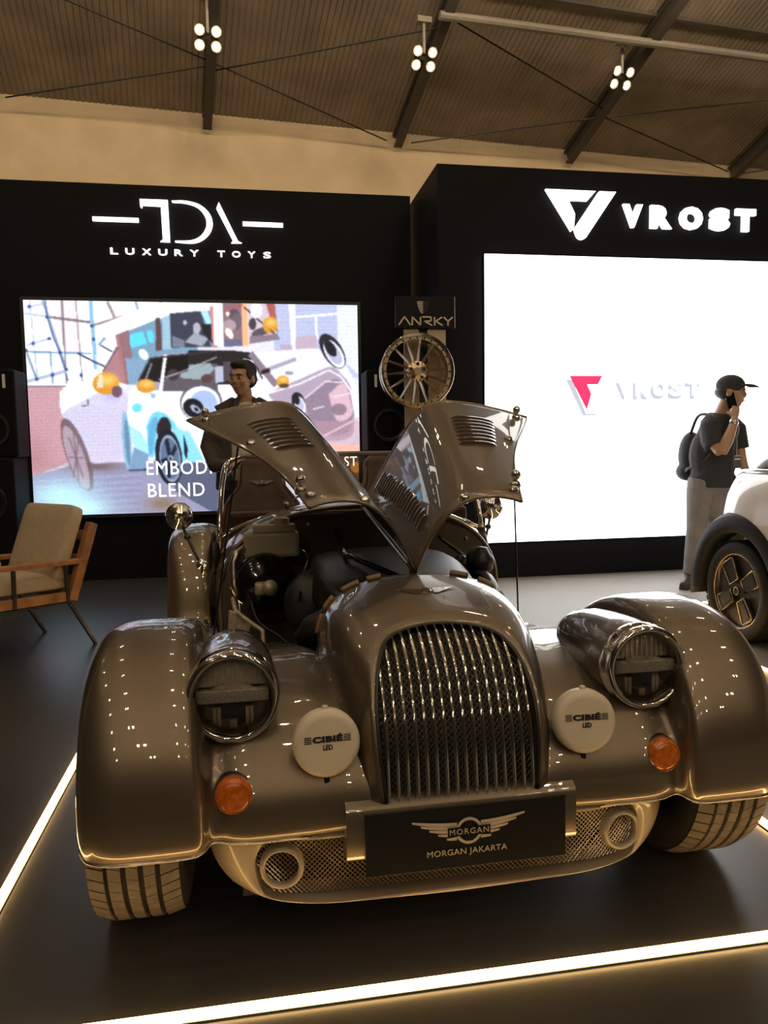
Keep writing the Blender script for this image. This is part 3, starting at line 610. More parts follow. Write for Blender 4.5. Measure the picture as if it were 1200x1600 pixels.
CG = crgrid(np.array([fullring(r) for r in (R0, RIM, R1, R2, R3, R4)]), 4, 5)
cowl = MB().grid(CG).build('nose_cowl', PAINT, car, True, solid=.005)
rim_pts = cr(fullring(RIM), 6)
MB().tube(rim_pts, .005, 6).build('grille_surround', DARKMET, cowl, True)
# rubber pads on the rear edge
back = cr(fullring(R4), 10)
PADM = mat('brown_rubber_pad', (.26, .17, .09), rough=.6)
for a0, a1 in ((27, 33), (35, 40), (43, 48), (50, 53), (67, 71), (74, 79), (82, 88)):
    seg = [(p[0], p[1]+.004, p[2]+.004) for p in back[a0:a1+1]]
    MB().tube(seg, .0075, 6).build('rubber_pad', PADM, cowl, True)
# winged badge on the nose
def wing_badge(name, M, parent, m, s=1.):
    b = MB()
    for sg in (-1, 1):
        for k in range(4):
            L = (.055-.009*k)*s; z = (.005-.004*k)*s
            b.prism([(sg*.010*s, z+.002*s), (sg*.012*s, z-.0015*s), (sg*L*.8, z-.0005*s), (sg*L, z+.0035*s)][::sg], .002, M)
    b.lathe([(.001, .004), (.008*s, .004), (.011*s, 0)], 16, M)
    return b.build(name, m, parent)
wing_badge('wing_badge', frame((0, -.118, .783), (1, 0, 0), (0, .9, .32)), cowl, CHROME, 1.5)
# ---- grille
def gy(z):
    zz = [.34, .375, .49, .585, .655, .70, .724, .75]; yy = [-.463, -.460, -.442, -.405, -.355, -.292, -.245, -.19]
    return float(np.interp(z, zz, yy))
ZS = np.linspace(.375, .724, 60)
rp = np.array(cr(RIM, 12)); 
def gw(z): return float(np.interp(z, rp[:, 2], rp[:, 0]))
def ztop(x): return float(np.interp(-abs(x), -rp[24:, 0], rp[24:, 2])) if abs(x) < rp[24:, 0].max() else .6
cz = cr([(p[1], p[2]) for p in RIM], 12)
def gys(z): return float(np.interp(z, cz[:, 1], cz[:, 0]))
bk = []
for z in np.linspace(.35, .724, 16):
    wv = gw(max(z, .375)); bk.append([(-wv, gys(max(z, .375))+.045, z), (0, gys(max(z, .375))+.045, z), (wv, gys(max(z, .375))+.045, z)])
grille = MB().grid(bk).build('grille', mat('grille_backing', (.012, .011, .010), rough=.7), car)
for k in range(16):
    x = (k-7.5)*.0228
    zt_ = ztop(x)-.002; zz = np.linspace(.372, zt_, 18)
    pts = [(x*(1+.0*(z-.375)), gys(z)+.004, z) for z in zz]
    MB().tube(pts, .0052, 8).build('grille_bar', CHROME, grille, True)
b = MB()
for d in (1, -1):
    for c in np.arange(-.75, .75, .0125):
        pts = []
        for z in np.linspace(.372, .722, 22):
            x = (c+(z-.55)*d*.85)
            if abs(x) < gw(z)-.001 and z < .722: pts.append((x, gys(z)+.030+.0015*d, z))
        if len(pts) > 1: b.tube(pts, .0010, 4, cap=False)
o = b.build('wire_mesh', WIRE, grille); tag(o, kind='stuff')
# ---- headlights
for sg in (-1, 1):
    cx, cy, cz_ = sg*.509, -.354, .607
    Mx = frame((cx, cy, cz_), (1, 0, 0), (0, .03, 1))       # local z forward
    hl = MB().lathe([(.098, -.02), (.104, -.05), (.107, -.12), (.105, -.20), (.098, -.29), (.082, -.37), (.055, -.44), (.02, -.48), (.001, -.485)], 40, Mx).build('headlight', PAINT, car, True)
    MB().lathe([(.100, -.055), (.1075, -.045), (.1085, -.03), (.104, -.018), (.103, -.012), (.106, -.005), (.104, .004), (.097, .010), (.090, .008), (.087, -.002), (.087, -.01)], 56, Mx).build('chrome_rim', CHROME, hl, True)
    MB().lathe([(.087, -.012), (.075, -.055), (.05, -.075), (.001, -.08)], 40, Mx).build('reflector', mat('lamp_reflector', (.62, .57, .50), metallic=.75, rough=.35), hl, True)
    bb = MB()
    for k in range(11):
        x = -.066+.0132*k; hgt = math.sqrt(max(.002, .080**2-x*x))
        bb.box((x, .042, -.030), (.0022, min(.062, hgt-.018), .008), Mx)
    hp = [(.080*math.cos(a), .080*math.sin(a)) for a in np.linspace(math.radians(13), math.radians(167), 22)]
    MB().prism(hp, .004, Mx @ Matrix.Translation((0, 0, -.040))).build('brightening_plate', mat('pale_brightening_plate', (.55, .49, .41), metallic=.3, rough=.4, nscale=60, namt=.2), hl)  # pale plate added behind the ribs to brighten the shaded reflector
    bb.build('reflector_rib', mat('dim_reflector', (.62, .56, .48), metallic=.6, rough=.4), hl)
    MB().box((0, 0, -.018), (.166, .030, .02), Mx).build('light_bar', mat('smoked_bar', (.34, .31, .27), rough=.3, nscale=300, namt=.5), hl, bevel=.003)
    MB().prism([(-.055, .014), (-.03, .023), (0, .026), (.03, .023), (.055, .014)], .012, Mx @ Matrix.Translation((0, 0, -.022))).build('bar_crown', ALU, hl)
    MB().box((0, -.038, -.045), (.05, .03, .03), Mx).build('projector_shade', BLACK, hl)
    for x in (-.042, -.032, .032, .042): MB().box((x, -.052, -.03), (.008, .045, .01), Mx).build('reflector_fin', ALU, hl)
    MB().box((0, -.068, -.03), (.016, .018, .012), Mx).build('projector_tip', ALU, hl)
    MB().lathe([(.0875, 0), (.080, .009), (.06, .017), (.03, .022), (.001, .0235)], 40, Mx).build('lens', LENS, hl, True)
# ---- indicators
for sg in (-1, 1):
    Mx = frame((sg*.512, -.436, .412), (1, 0, 0), (0, 0, 1))
    s = MB().lathe([(.030, -.075), (.043, -.06), (.044, -.018), (.040, -.015)], 32, Mx).build('turn_signal', BLACK, car, True, angle=40)
    MB().lathe([(.0415, -.017), (.0425, -.006), (.038, .006), (.025, .013), (.001, .016)], 32, Mx).build('amber_lens', AMBER, s, True)
    bb = MB()
    for r in (.012, .020, .028, .035): bb.tube([Mx @ Vector((r*math.cos(a), r*math.sin(a), .0145-.0075*(r/.04)**2)) for a in np.linspace(0, 2*PI, 28)[:-1]], .0012, 4, closed=True)
    bb.build('lens_ridges', AMBER, s, True)
# ---- driving lamps with cream covers
def lam_text(b, Mx):
    v, f = textgeo('CIBIÉ', .05, .0006, .0028, 1.05); b.add(fit(v, -.034, .034, .0012, .0185), f, Mx)
    for sg in (-1, 1):
        for k in range(4): b.box((sg*.044, .0022+.0042*k, 0), (.016, .0016, .0012), Mx)
    v, f = textgeo('LED', .03, .0006, .0009); b.add(fit(v, -.011, .011, -.0155, -.0045), f, Mx)
for sg in (-1, 1):
    Mx = frame((sg*.305, -.448, .516), (1, sg*-.06, 0), (0, .12, 1))
    d = MB().lathe([(.074, -.040), (.0755, -.034), (.0755, -.014), (.072, -.006), (.064, -.001), (.056, .0005), (.001, .001)], 56, Mx).build('driving_lamp', COVER, car, True)
    MB().lathe([(.001, -.085), (.03, -.083), (.06, -.065), (.073, -.04), (.074, -.036)], 40, Mx).build('lamp_shell', BLACK, d, True)
    b = MB(); lam_text(b, Mx @ Matrix.Translation((0, .004, .0016))); b.build('lettering', INK, d)
    MB().box((0, .077, -.02), (.012, .01, .014), Mx).build('cover_tab', COVER, d, bevel=.002)
    MB().box((0, -.086, -.035), (.014, .03, .014), Mx).build('mount_bolt', BLACK, d, bevel=.003)
# ---- number plate plinth
Y0p = -.47
pl = []
for x in (-.272, -.27, -.262, -.24, -.16, 0, .16, .24, .262, .27, .272):
    e = max(0, (abs(x)-.16)/.11); zt_ = .372; zb_ = .402-.022*(1-min(1, e*1.2))
    yo = .02 if abs(x) > .271 else 0
    pl.append([(x, -.40, .25), (x, Y0p+.006+yo, .25), (x, Y0p+yo, .256), (x, Y0p+yo, zt_-.008), (x, Y0p+.006+yo, zt_), (x, Y0p+.035, zt_+.012), (x, -.425, zb_), (x, -.41, zb_-.004), (x, -.395, zb_-.03)])
plinth = MB().grid(pl)
for e in (pl[0], pl[-1]): plinth.add(e, [tuple(range(len(e)))])
plinth = plinth.build('plate_plinth', PAINT, car, True, angle=50)
MB().box((.006, Y0p-.004, .287), (.47, .006, .145)).build('number_plate', PLATE, plinth, bevel=.001)
def plate_art():
    Mx = FACE((.008, Y0p-.0075, .300))
    b = MB()
    for sg in (-1, 1):
        for k in range(5):      # five feathers
            z0 = .017-.0085*k; L = .132-.020*k; zt2 = .030-.0115*k
            up = [(.028+i/7*(L-.028), z0+.004+((i/7)**1.6)*(zt2-z0-.002)) for i in range(8)]
            dn = [(.028+i/7*(L-.028), z0-.003+((i/7)**2.2)*(zt2-z0+.001)) for i in range(8)]
            q = up+dn[::-1]; q = [(sg*x, z) for x, z in q]
            b.prism(q if sg < 0 else q[::-1], .0008, Mx)
    b.lathe([(.0245, 0), (.0245, .001), (.031, .001), (.031, 0)], 36, Mx)
    b.build('wing_emblem', CREAMPRINT, plinth)
    c = MB().box((0, 0, .0014), (.019, .046, .001), Mx).box((0, 0, .0016), (.10, .021, .001), Mx); c.build('emblem_cross', PLATE, plinth)
    
    v, f = textgeo('MORGAN', .03, .0005, .0, 1.2); c = MB(); c.add(fit(v, -.046, .046, -.0065, .0065), f, Mx @ Matrix.Translation((0, 0, .0024))); c.build('emblem_lettering', CREAMPRINT, plinth)
    v, f = textgeo('MORGAN JAKARTA', .03, .0005, 0, 1.05); c = MB(); c.add(fit(v, -.094, .094, -.058, -.040), f, Mx @ Matrix.Translation((-.004, 0, .001))); c.build('lettering', CREAMPRINT, plinth)
plate_art()
# ---- lower bumper panel with oval intake
def outline(n=96):
    out = []; inn = []
    half = [(0, .305), (.30, .305), (.50, .302), (.566, .292), (.570, .25), (.553, .205), (.512, .168), (.44, .147), (.30, .135), (.12, .126), (0, .123)]
    c = cr(half, 12); ring = np.vstack([c, np.array([[-p[0], p[1]] for p in c[-2:0:-1]])])
    d = np.r_[0, np.cumsum(np.hypot(*np.diff(np.vstack([ring, ring[:1]]), axis=0).T))]
    # stadium
    R = .061; cxs = .411; zc = .227; st_ = []
    for k in range(n):
        # map by angle so both loops line up
        pass
    for p in ring:
        x, z = p; 
        if abs(x) <= cxs: st_.append((x, zc+R if z > zc else zc-R))
        else:
            a = math.atan2(z-zc, abs(x)-cxs); st_.append((math.copysign(cxs+R*math.cos(a), x), zc+R*math.sin(a)))
    return ring, np.array(st_)
ro, ri = outline()
by = lambda x: -.425+.10*max(0, abs(x)-.30)**2/.08 if abs(x) > .30 else -.425
rows = []
for k in range(len(ro)):
    (xo, zo), (xi, zi) = ro[k], ri[k]; zback = zi
    if zi < .227: zi = max(zo+.005, .227+(zi-.227)*1.45)
    xm, zm = xo*.55+xi*.45, zo*.55+zi*.45
    rows.append([(xo*.985, by(xo)+.09, zo*.9+.025), (xo*.997, by(xo)+.03, zo), (xo*.985+.015*xi, by(xo)+.008, zo*.97+.03*zi), (xm, by(xm)-.004, zm), (xi*.97+xo*.03, by(xi)-.002, zi*.95+zo*.05), (xi, by(xi)+.004, zi), (xi*.992, by(xi)+.018, zi+.001), (xi*.985, by(xi)+.042, zi+.002)])
G2 = np.array(rows); G2 = np.stack([cr(G2[i], 2) for i in range(len(G2))])
bump = MB().grid(G2, closed_u=True).build('lower_bumper', GOLDTRIM, car, True, angle=55)
MB().box((0, -.335, .21), (1.0, .01, .17)).build('intake_backing', mat('intake_dark', (.01, .009, .008), rough=.8), bump)
b = MB(); R_, CX = .060, .411
def inst(x, z):
    if z < 0: z /= 1.42
    if abs(x) <= CX: return abs(z) < R_
    return math.hypot(abs(x)-CX, z) < R_
for d in (1, -1):
    for c in np.arange(-.62, .62, .0118):
        pts = [(c+d*z, z) for z in np.linspace(-R_*1.42, R_, 19)]
        run = [(x, by(x)+.026+.001*d, z+.227) for x, z in pts if inst(x, z)]
        if len(run) > 1: b.tube([run[0], run[-1]] if abs(run[0][0]) < .3 else run, .0013, 4, cap=False)
o = b.build('intake_mesh', mat('bright_wire', (.75, .62, .46), metallic=1., rough=.3), bump); tag(o, kind='stuff')
for sg in (-1, 1):
    Mx = frame((sg*.412, -.424, .229), (1, sg*.10, 0), (0, 0, 1))
    MB().lathe([(.0385, -.016), (.0375, -.006), (.039, .001), (.044, .003), (.0485, .0), (.0505, -.008), (.0505, -.024)], 44, Mx).build('intake_ring', GOLDTRIM, bump, True)
# dark underbody box, added to block light under the car
MB().box((0, 1.3, .155), (1.05, 3.2, .03)).build('underbody_light_block', BLACK, car)
# ---- wheels
def tyre(name, x, y, r, wd, parent, sgn):
    Mx = Matrix.Translation((x, y, r)) @ Matrix.Rotation(PI/2, 4, 'Y')
    prof = [(r*.66, -wd*.42), (r*.72, -wd*.49), (r*.85, -wd*.52), (r*.945, -wd*.49), (r*.972, -wd*.42), (r*.978, 0), (r*.972, wd*.42), (r*.945, wd*.49), (r*.85, wd*.52), (r*.72, wd*.49), (r*.66, wd*.42)]
    t = MB().lathe(prof, 72, Mx).build(name, RUBBERD, parent, True)
    b = MB(); N = 60
    lanes = [(-.48, -.30, 1), (-.255, -.125, 2), (-.065, .055, 2), (.115, .235, 2), (.29, .48, 1)]
    for (a, c, k) in lanes:
        for i in range(N):
            skew = .25 if k == 2 else .12; gap = .05 if k == 2 else .13
            a0 = 2*PI*(i+gap*.5)/N; a1 = 2*PI*(i+1-gap*.5)/N
            def P(ang_, l, rr): return (rr*math.cos(ang_), rr*math.sin(ang_), l*wd)
            sk = skew*2*PI/N*(1 if a < 0 else -1)
            def rad(l): return r*(1.0 if abs(l) < .42 else .985)-(.0 if abs(l) < .40 else r*.02*(abs(l)-.40)/.08)
            lo = r*.965
            v = [P(a0, a, lo), P(a1, a, lo), P(a1+sk, c, lo), P(a0+sk, c, lo), P(a0, a, rad(a)), P(a1, a, rad(a)), P(a1+sk, c, rad(c)), P(a0+sk, c, rad(c))]
            b.add(v, [(4, 5, 6, 7), (0, 1, 5, 4), (1, 2, 6, 5), (2, 3, 7, 6), (3, 0, 4, 7)], Mx)
    o = b.build('tread_blocks', RUBBER, t); tag(o, kind='stuff')
    MB().lathe([(r*.67, wd*.40*sgn), (r*.64, wd*.43*sgn), (r*.60, wd*.30*sgn), (r*.25, wd*.22*sgn), (.001, wd*.26*sgn)], 40, Mx).build('wheel_disc', mat('wheel_silver', (.4, .37, .33), metallic=.9, rough=.3), t, True, angle=40)
    return t
for sg in (-1, 1):
    tyre('front_tyre', sg*.737, AX, WR, .205, car, sg)
    tyre('rear_tyre', sg*.745, 2.44, WR+.005, .225, car, sg)
# ---- rear wings
RP = [(1.90, .20), (1.955, .30), (1.985, .42), (2.03, .55), (2.10, .65), (2.22, .715), (2.38, .74), (2.56, .725), (2.72, .66), (2.84, .56), (2.92, .44), (2.96, .33)]
def rear_rails():
    G = []
    for (x, inset) in ((-.60, .06), (-.62, .025), (-.68, 0), (-.76, .0), (-.83, .012), (-.872, .045), (-.885, .09), (-.887, .12)):
        row = []
        for (y, z) in RP:
            v = np.array([2.44-y, .33-z]); v /= np.linalg.norm(v); row.append((x, y+v[0]*inset, z+v[1]*inset))
        G.append(row)
    return np.array(G)
RG = crgrid(rear_rails(), 4, 3)
for sg in (1, -1): MB().grid(RG if sg == 1 else mir(RG)).build('rear_wing', PAINT, car, True, solid=.006)
# ---- body tub: scuttle sides, doors, tail
def arch(y, w, ztop, drop, zl, n=None):
    return [(0, y, ztop), (w*.35, y, ztop-drop*.05), (w*.63, y, ztop-drop*.18), (w*.84, y, ztop-drop*.42), (w*.955, y, ztop-drop*.72), (w, y, ztop-drop*1.05), (w, y, zl+.1), (w, y, zl)]
sc = [arch(.995, .572, .928, .30, .36), arch(1.08, .582, .935, .30, .33), arch(1.17, .592, .94, .30, .30), arch(1.28, .60, .935, .30, .28)]
scf = np.array([[(-p[0], p[1], p[2]) for p in r[::-1]]+r[1:] for r in sc])
SCG = crgrid(scf, 4, 5)
scut = MB().grid(SCG).build('scuttle', PAINT, car, True, solid=.006)
for j in range(SCG.shape[0]): pass
MB().tube(SCG[0], .008, 8).build('scuttle_flange', mat('flange_bronze', (.34, .27, .18), metallic=.7, rough=.35), scut, True)
# side sills and doors
for sg in (-1, 1):
    prof = [(.60, .28), (.625, .34), (.64, .46), (.635, .58), (.615, .68), (.60, .715)]
    ys = [(1.27, 0), (1.38, -.01), (1.55, -.045), (1.8, -.075), (2.05, -.06), (2.3, .0), (2.5, .03)]
    G3 = [[(sg*p[0], y, .28+(p[1]-.28)*((.715+dz-.28)/.435) if y > 1.30 else .28+(p[1]-.28)*1.25) for p in prof] for y, dz in ys]
    dr = MB().grid(crgrid(np.array(G3), 4, 3)).build('door_side', PAINT, car, True, solid=.01)
    MB().box((sg*.645, 1.32, .57), (.02, .05, .025)).build('door_hinge', CHROME, dr, bevel=.004)
    MB().box((sg*.645, 1.32, .42), (.02, .05, .025)).build('door_hinge', CHROME, dr, bevel=.004)
    MB().box((sg*.73, 1.45, .205), (.22, 1.1, .02)).build('running_board', PAINT, dr, bevel=.006)
tail = []
for y, w, zt_ in ((2.45, .62, .76), (2.7, .60, .78), (2.95, .55, .74), (3.2, .48, .62), (3.38, .42, .45), (3.42, .40, .30)):
    tail.append([(-w, y, .25), (-w, y, zt_*.6), (-w*.93, y, zt_*.88), (-w*.6, y, zt_), (0, y, zt_+.02), (w*.6, y, zt_), (w*.93, y, zt_*.88), (w, y, zt_*.6), (w, y, .25)])
MB().grid(crgrid(np.array(tail), 3, 3)).build('tail_body', PAINT, car, True, solid=.006)
MB().box((0, 1.85, .30), (1.18, 1.3, .03)).build('cockpit_floor', BLACK, car)
MB().box((0, 2.42, .52), (1.18, .03, .46)).build('cockpit_bulkhead', LEATHERD, car)
dash = MB().box((0, 1.34, .80), (1.08, .08, .18)).build('dashboard', LEATHERD, car, bevel=.02)
MB().tube([Vector((.32+.165*math.cos(a), 1.52+.165*math.sin(a)*.35, .86+.165*math.sin(a)*.93)) for a in np.linspace(0, 2*PI, 32)[:-1]], .013, 8, closed=True).build('steering_wheel', BLACK, car, True)
# ---- seats
for sg in (-1, 1):
    cx = -.375 if sg < 0 else .29
    pr = [(.095, 1.10, 2.00), (.112, 1.06, 1.985), (.122, .97, 1.95), (.19, .88, 1.925), (.215, .70, 1.87), (.215, .42, 1.76)]
    G4 = []
    for (hw, z, y) in pr:
        G4.append([(cx-hw, y+.09, z), (cx-hw, y+.03, z), (cx-hw*.86, y, z), (cx-hw*.4, y+.012, z), (cx, y+.016, z), (cx+hw*.4, y+.012, z), (cx+hw*.86, y, z), (cx+hw, y+.03, z), (cx+hw, y+.09, z)])
    G4 = [[(p[0]*.55+cx*.45, p[1]+.05, 1.125) for p in G4[0]]]+G4
    s = MB().grid(crgrid(np.array(G4), 4, 3)).build('seat', LEATHERD, car, True, solid=.03)
    MB().box((cx, 1.62, .44), (.46, .46, .14)).build('seat_cushion', LEATHERD, s, bevel=.04)
    wing_badge('seat_badge', frame((cx, 1.955, .99), (1, 0, 0), (0, .1, 1)), s, STEEL, 1.25)
    MB().tube([(cx-.11, 1.985, 1.06), (cx-.12, 1.95, .97), (cx-.188, 1.925, .88), (cx-.213, 1.87, .70)], .006, 6).build('seat_piping', LEATHER, s, True)
    MB().tube([(cx+.11, 1.985, 1.06), (cx+.12, 1.95, .97), (cx+.188, 1.925, .88), (cx+.213, 1.87, .70)], .006, 6).build('seat_piping', LEATHER, s, True)
# ---- windscreen
wpts = [(-.575, 1.205, .80), (-.568, 1.255, .92), (-.555, 1.31, 1.04), (-.54, 1.335, 1.095), (-.50, 1.35, 1.125), (-.44, 1.355, 1.133), (-.2, 1.357, 1.136), (0, 1.357, 1.137)]
wfull = wpts+[(-p[0], p[1], p[2]) for p in wpts[-2::-1]]
wcur = cr(wfull, 4)
wsn = MB().tube(wcur, .0115, 8).build('windscreen_frame', CHROME, car, True)
MB().tube([(x, 1.235, .905-.11*(abs(x)/.57)**3) for x in np.linspace(-.565, .565, 25)], .010, 8).build('lower_rail', CHROME, wsn, True)
gl = []
for x in np.linspace(-1, 1, 15):
    lo = (x*.565, 1.237, .91-.11*abs(x)**3); hi_z = 1.13-.05*max(0, abs(x)-.9)/.1
    gl.append([lo, (x*.55, 1.30, 1.02), (x*.53, 1.35, hi_z)])
MB().grid(gl).build('glass', WSGLASS, wsn)
for (x0, x1, xt, zt_) in ((-.29, -.14, -.05, 1.0), (.02, .16, .26, 1.0), (.33, .46, .50, .98)):
    b = MB(); b.tube([(x0, 1.20, .925), (x0*.55+x1*.45, 1.225, .972), (x1, 1.245, .985)], .005, 6); b.tube([(x0, 1.19, .92), (x0, 1.22, .935)], .012, 8)
    b.tube([(x0*.7+x1*.3, 1.23, .955), (xt, 1.255, .995)], .004, 6); b.build('wiper', STEEL, wsn, True)
# ---- mirrors on stalks
for sg in (-1, 1):
    b = MB(); b.tube([(sg*.672, 1.50, .64), (sg*.70, 1.54, .69), (sg*.738, 1.60, .765), (sg*.765, 1.65, .82)], .007, 8); b.ball((sg*.735, 1.595, .757), .015)
    mr = b.build('mirror_stalk', DARKMET, car, True)
    MB().ball((sg*.668, 1.50, .64), .026).ball((sg*.655, 1.48, .62), (.02, .03, .03)).ball((sg*.66, 1.53, .60), (.016, .02, .03)).build('mirror_foot', CHROME, mr, True)
    Mx = frame((sg*.775, 1.66, .852), (1, sg*.25, 0), (0, 0, 1))
    MB().lathe([(.062, -.024), (.067, -.012), (.065, .004), (.052, .024), (.026, .037), (.001, .041)], 32, Mx).build('mirror_shell', CHROME, mr, True)
    MB().lathe([(.063, -.022), (.001, -.022)], 32, Mx).build('mirror_glass', BLACKGL, mr)
    MB().lathe([(.014, .038), (.011, .046), (.001, .048)], 16, Mx).build('mirror_boss', STEEL, mr, True)
    MB().ball((sg*.60, 1.28, .70), (.028, .05, .075)).build('side_air_vent', BLACK, mr, True)
# ---- bonnet halves, raised about the centre hinge
H0, H1 = Vector((0, .012, .814)), Vector((0, .985, .930)); HAX = (H1-H0).normalized(); OPEN = math.radians(70)
BF = [(0, .814), (.10, .806), (.175, .786), (.235, .750), (.272, .69), (.287, .63), (.288, .60)]
BR = [(0, .930), (.24, .890), (.40, .853), (.488, .795), (.530, .68), (.552, .54), (.562, .42)]
def bonnet_pt(u, v):          # u 0 hinge..1 edge, v 0 front..1 rear, right half closed
    F_ = BFc[int(round(u*(len(BFc)-1)))]; B_ = BRc[int(round(u*(len(BRc)-1)))]
    w = v**.92; e = max(0, (u-.55)/.45)
    x = F_[0]*(1-w)+B_[0]*w; z = F_[1]*(1-w)+B_[1]*w; y = H0.y+(H1.y-H0.y)*v
    z += e*e*.055*math.sin(PI*v)*(1.25-v)
    return Vector((x, y, z))
BFc = cr(BF, 10); BRc = cr(BR, 10)
ROTR = Matrix.Translation(H0) @ Matrix.Rotation(-OPEN, 4, HAX) @ Matrix.Translation(-H0)
LOUV = mat('louvre_paint', (.188, .146, .103), metallic=.75, rough=.38, coat=1.)
for sg in (1, -1):
    S = Matrix.Scale(sg, 4, (1, 0, 0))
    T = S @ ROTR
    NU, NV = 30, 24
    P = np.array([[tuple(T @ bonnet_pt(i/NU, j/NV)) for j in range(NV+1)] for i in range(NU+1)])
    bo = MB().grid(P).build('bonnet_half', PAINT, car, True, solid=.004, offset=0)
    # rolled edges
    MB().tube(P[-1], .005, 6).build('rolled_edge', PAINT, bo, True); MB().tube(P[:, 0], .005, 6).build('rolled_edge', PAINT, bo, True); MB().tube(P[:, -1], .005, 6).build('rolled_edge', PAINT, bo, True)
    MB().tube([tuple(T @ bonnet_pt(0, v)) for v in np.linspace(0, 1, 12)], .007, 8).build('hinge', STEEL, bo, True)
    def louvre(u0, u1, v, wv):
        b = MB(); n = 8; rows = []
        for k in range(n+1):
            u = u0+(u1-u0)*k/n; endf = min(1, min(k, n-k)/1.2)
            p = bonnet_pt(u, v); p2 = bonnet_pt(u, min(1, v+wv)); du = bonnet_pt(min(1, u+.04), v)-bonnet_pt(max(0, u-.04), v); nn = (p2-p).cross(du).normalized()
            if nn.x+nn.z < 0: nn = -nn
            hgt = .011*endf
            rows.append([tuple(T @ (p+nn*.0005)), tuple(T @ (p+nn*hgt)), tuple(T @ (p*.6+p2*.4+nn*hgt*.95)), tuple(T @ (p2+nn*.0005))])
        b.grid(rows); return b.build('louvre', LOUV, bo, True, angle=70)
    for k in range(8): louvre(.555, .80, .44+k*.044, .029)
    for k in range(20):
        v_ = .13+k*.040; louvre(.185-.11*v_-.05+.02*v_, .185-.11*v_+.05-.02*v_, v_, .027)
    # catches
    for (u, v) in ((.93, .93), (.93, .10)):
        p = T @ bonnet_pt(u, v); q = T @ (bonnet_pt(u, v)+Vector((.03, 0, .01)))
        MB().tube([p, q], .007, 8).ball(tuple(q), .016, 10, 6).ball(tuple(p), .018, 10, 6).build('bonnet_catch', CHROME, bo, True)
    for (u, v) in ((.90, .55), (.5, .02), (.86, .05)):
        p = T @ bonnet_pt(u, v); MB().ball(tuple(p), .017, 10, 6).build('bonnet_stud', CHROME, bo, True)
    # prop rod
    a = T @ bonnet_pt(.93, .62); MB().tube([tuple(a), (sg*.60, .80, .44)], .0035, 6).build('prop_rod', DARKMET, bo)
# ---- engine bay
bay = MB()
bay.add([(-.565, .995, .30), (.565, .995, .30), (.565, .995, .62), (.50, .995, .79), (.30, .995, .875), (0, .995, .91), (-.30, .995, .875), (-.50, .995, .79), (-.565, .995, .62)], [tuple(range(9))])
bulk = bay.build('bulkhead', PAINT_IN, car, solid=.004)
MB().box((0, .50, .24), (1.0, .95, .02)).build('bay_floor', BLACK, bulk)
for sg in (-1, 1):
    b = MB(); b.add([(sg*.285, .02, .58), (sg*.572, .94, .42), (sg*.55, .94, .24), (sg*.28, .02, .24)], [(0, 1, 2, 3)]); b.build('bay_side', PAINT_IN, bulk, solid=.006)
eng = MB().box((.02, .50, .60), (.40, .62, .20)).build('engine', BLACK, car, bevel=.05)
# engine cover: rounded plastic
cov = []
for y, w, z in ((.20, .20, .70), (.26, .25, .745), (.45, .27, .775), (.65, .27, .785), (.82, .25, .77), (.86, .20, .72)):
    cov.append([(.02-w, y, z-.12), (.02-w*.97, y, z-.05), (.02-w*.85, y, z-.012), (.02-w*.4, y, z+.005), (.02, y, z+.008), (.02+w*.4, y, z+.005), (.02+w*.85, y, z-.012), (.02+w*.97, y, z-.05), (.02+w, y, z-.12)])
MB().grid(crgrid(np.array(cov), 3, 3)).build('engine_cover', BLACK, eng, True, solid=.01)
wing_badge('engine_badge', frame((-.10, .42, .792), (1, 0, 0), (0, .95, .1)), eng, STEEL, .6)
Mb = lambda x, y, z: frame((x, y, z), (1, 0, 0), (0, .15, 1))
bo_ = MB().lathe([(.108, -.09), (.116, -.05), (.118, -.02), (.105, .0), (.07, .012), (.04, .02), (.03, .05), (.001, .052)], 36, Mb(-.40, .80, .66)).build('brake_servo', BLACKGL, car, True, angle=50)
MB().box((-.405, .735, .655), (.07, .05, .045)).ball((-.385, .71, .66), .03).build('master_cylinder', ALU, bo_, True, bevel=.008)
MB().tube([(-.28, .30, .56), (-.26, .28, .60), (-.22, .27, .62), (-.16, .28, .62), (-.12, .32, .58)], .052, 12).build('intake_hose', BLACK, eng, True)
MB().lathe([(.001, .03), (.09, .03), (.12, .01), (.125, -.05), (.10, -.08)], 32, Mb(-.22, .52, .63)).build('air_box', BLACK, eng, True, angle=50)
rv = MB().box((-.37, .88, .80), (.21, .08, .10)).build('fluid_reservoir', BEIGEPL, car, bevel=.015)
MB().box((-.36, .87, .862), (.16, .06, .03)).lathe([(.03, .0), (.03, .025), (.001, .028)], 16, Matrix.Translation((-.33, .87, .876))).build('reservoir_cap', BEIGEPL, rv, True, bevel=.004)
b = MB(); b.tube([(-.47, .86, .79), (-.50, .84, .775), (-.515, .83, .74), (-.515, .82, .66), (-.50, .80, .62)], .016, 8); b.build('coolant_pipe', STEEL, car, True)
b = MB(); b.tube([(-.52, .70, .63), (-.51, .66, .59), (-.46, .60, .56), (-.42, .56, .54), (-.415, .55, .44), (-.415, .55, .36)], .009, 8); b.build('brake_pipe', ALU, car, True)
b = MB(); b.prism([(-.535, .60), (-.50, .585), (-.455, .545), (-.475, .48), (-.47, .36), (-.55, .36)], .014, FACE((0, .66, 0)))
cast = b.build('suspension_casting', ALU, car, bevel=.004)
for (x, z, r) in ((-.505, .50, .016), (-.50, .45, .014), (-.505, .405, .012)): MB().lathe([(.001, .003), (r, .003), (r, 0)], 14, frame((x, .644, z), (1, 0, 0), (0, 0, 1))).build('casting_hole', BLACK, cast)
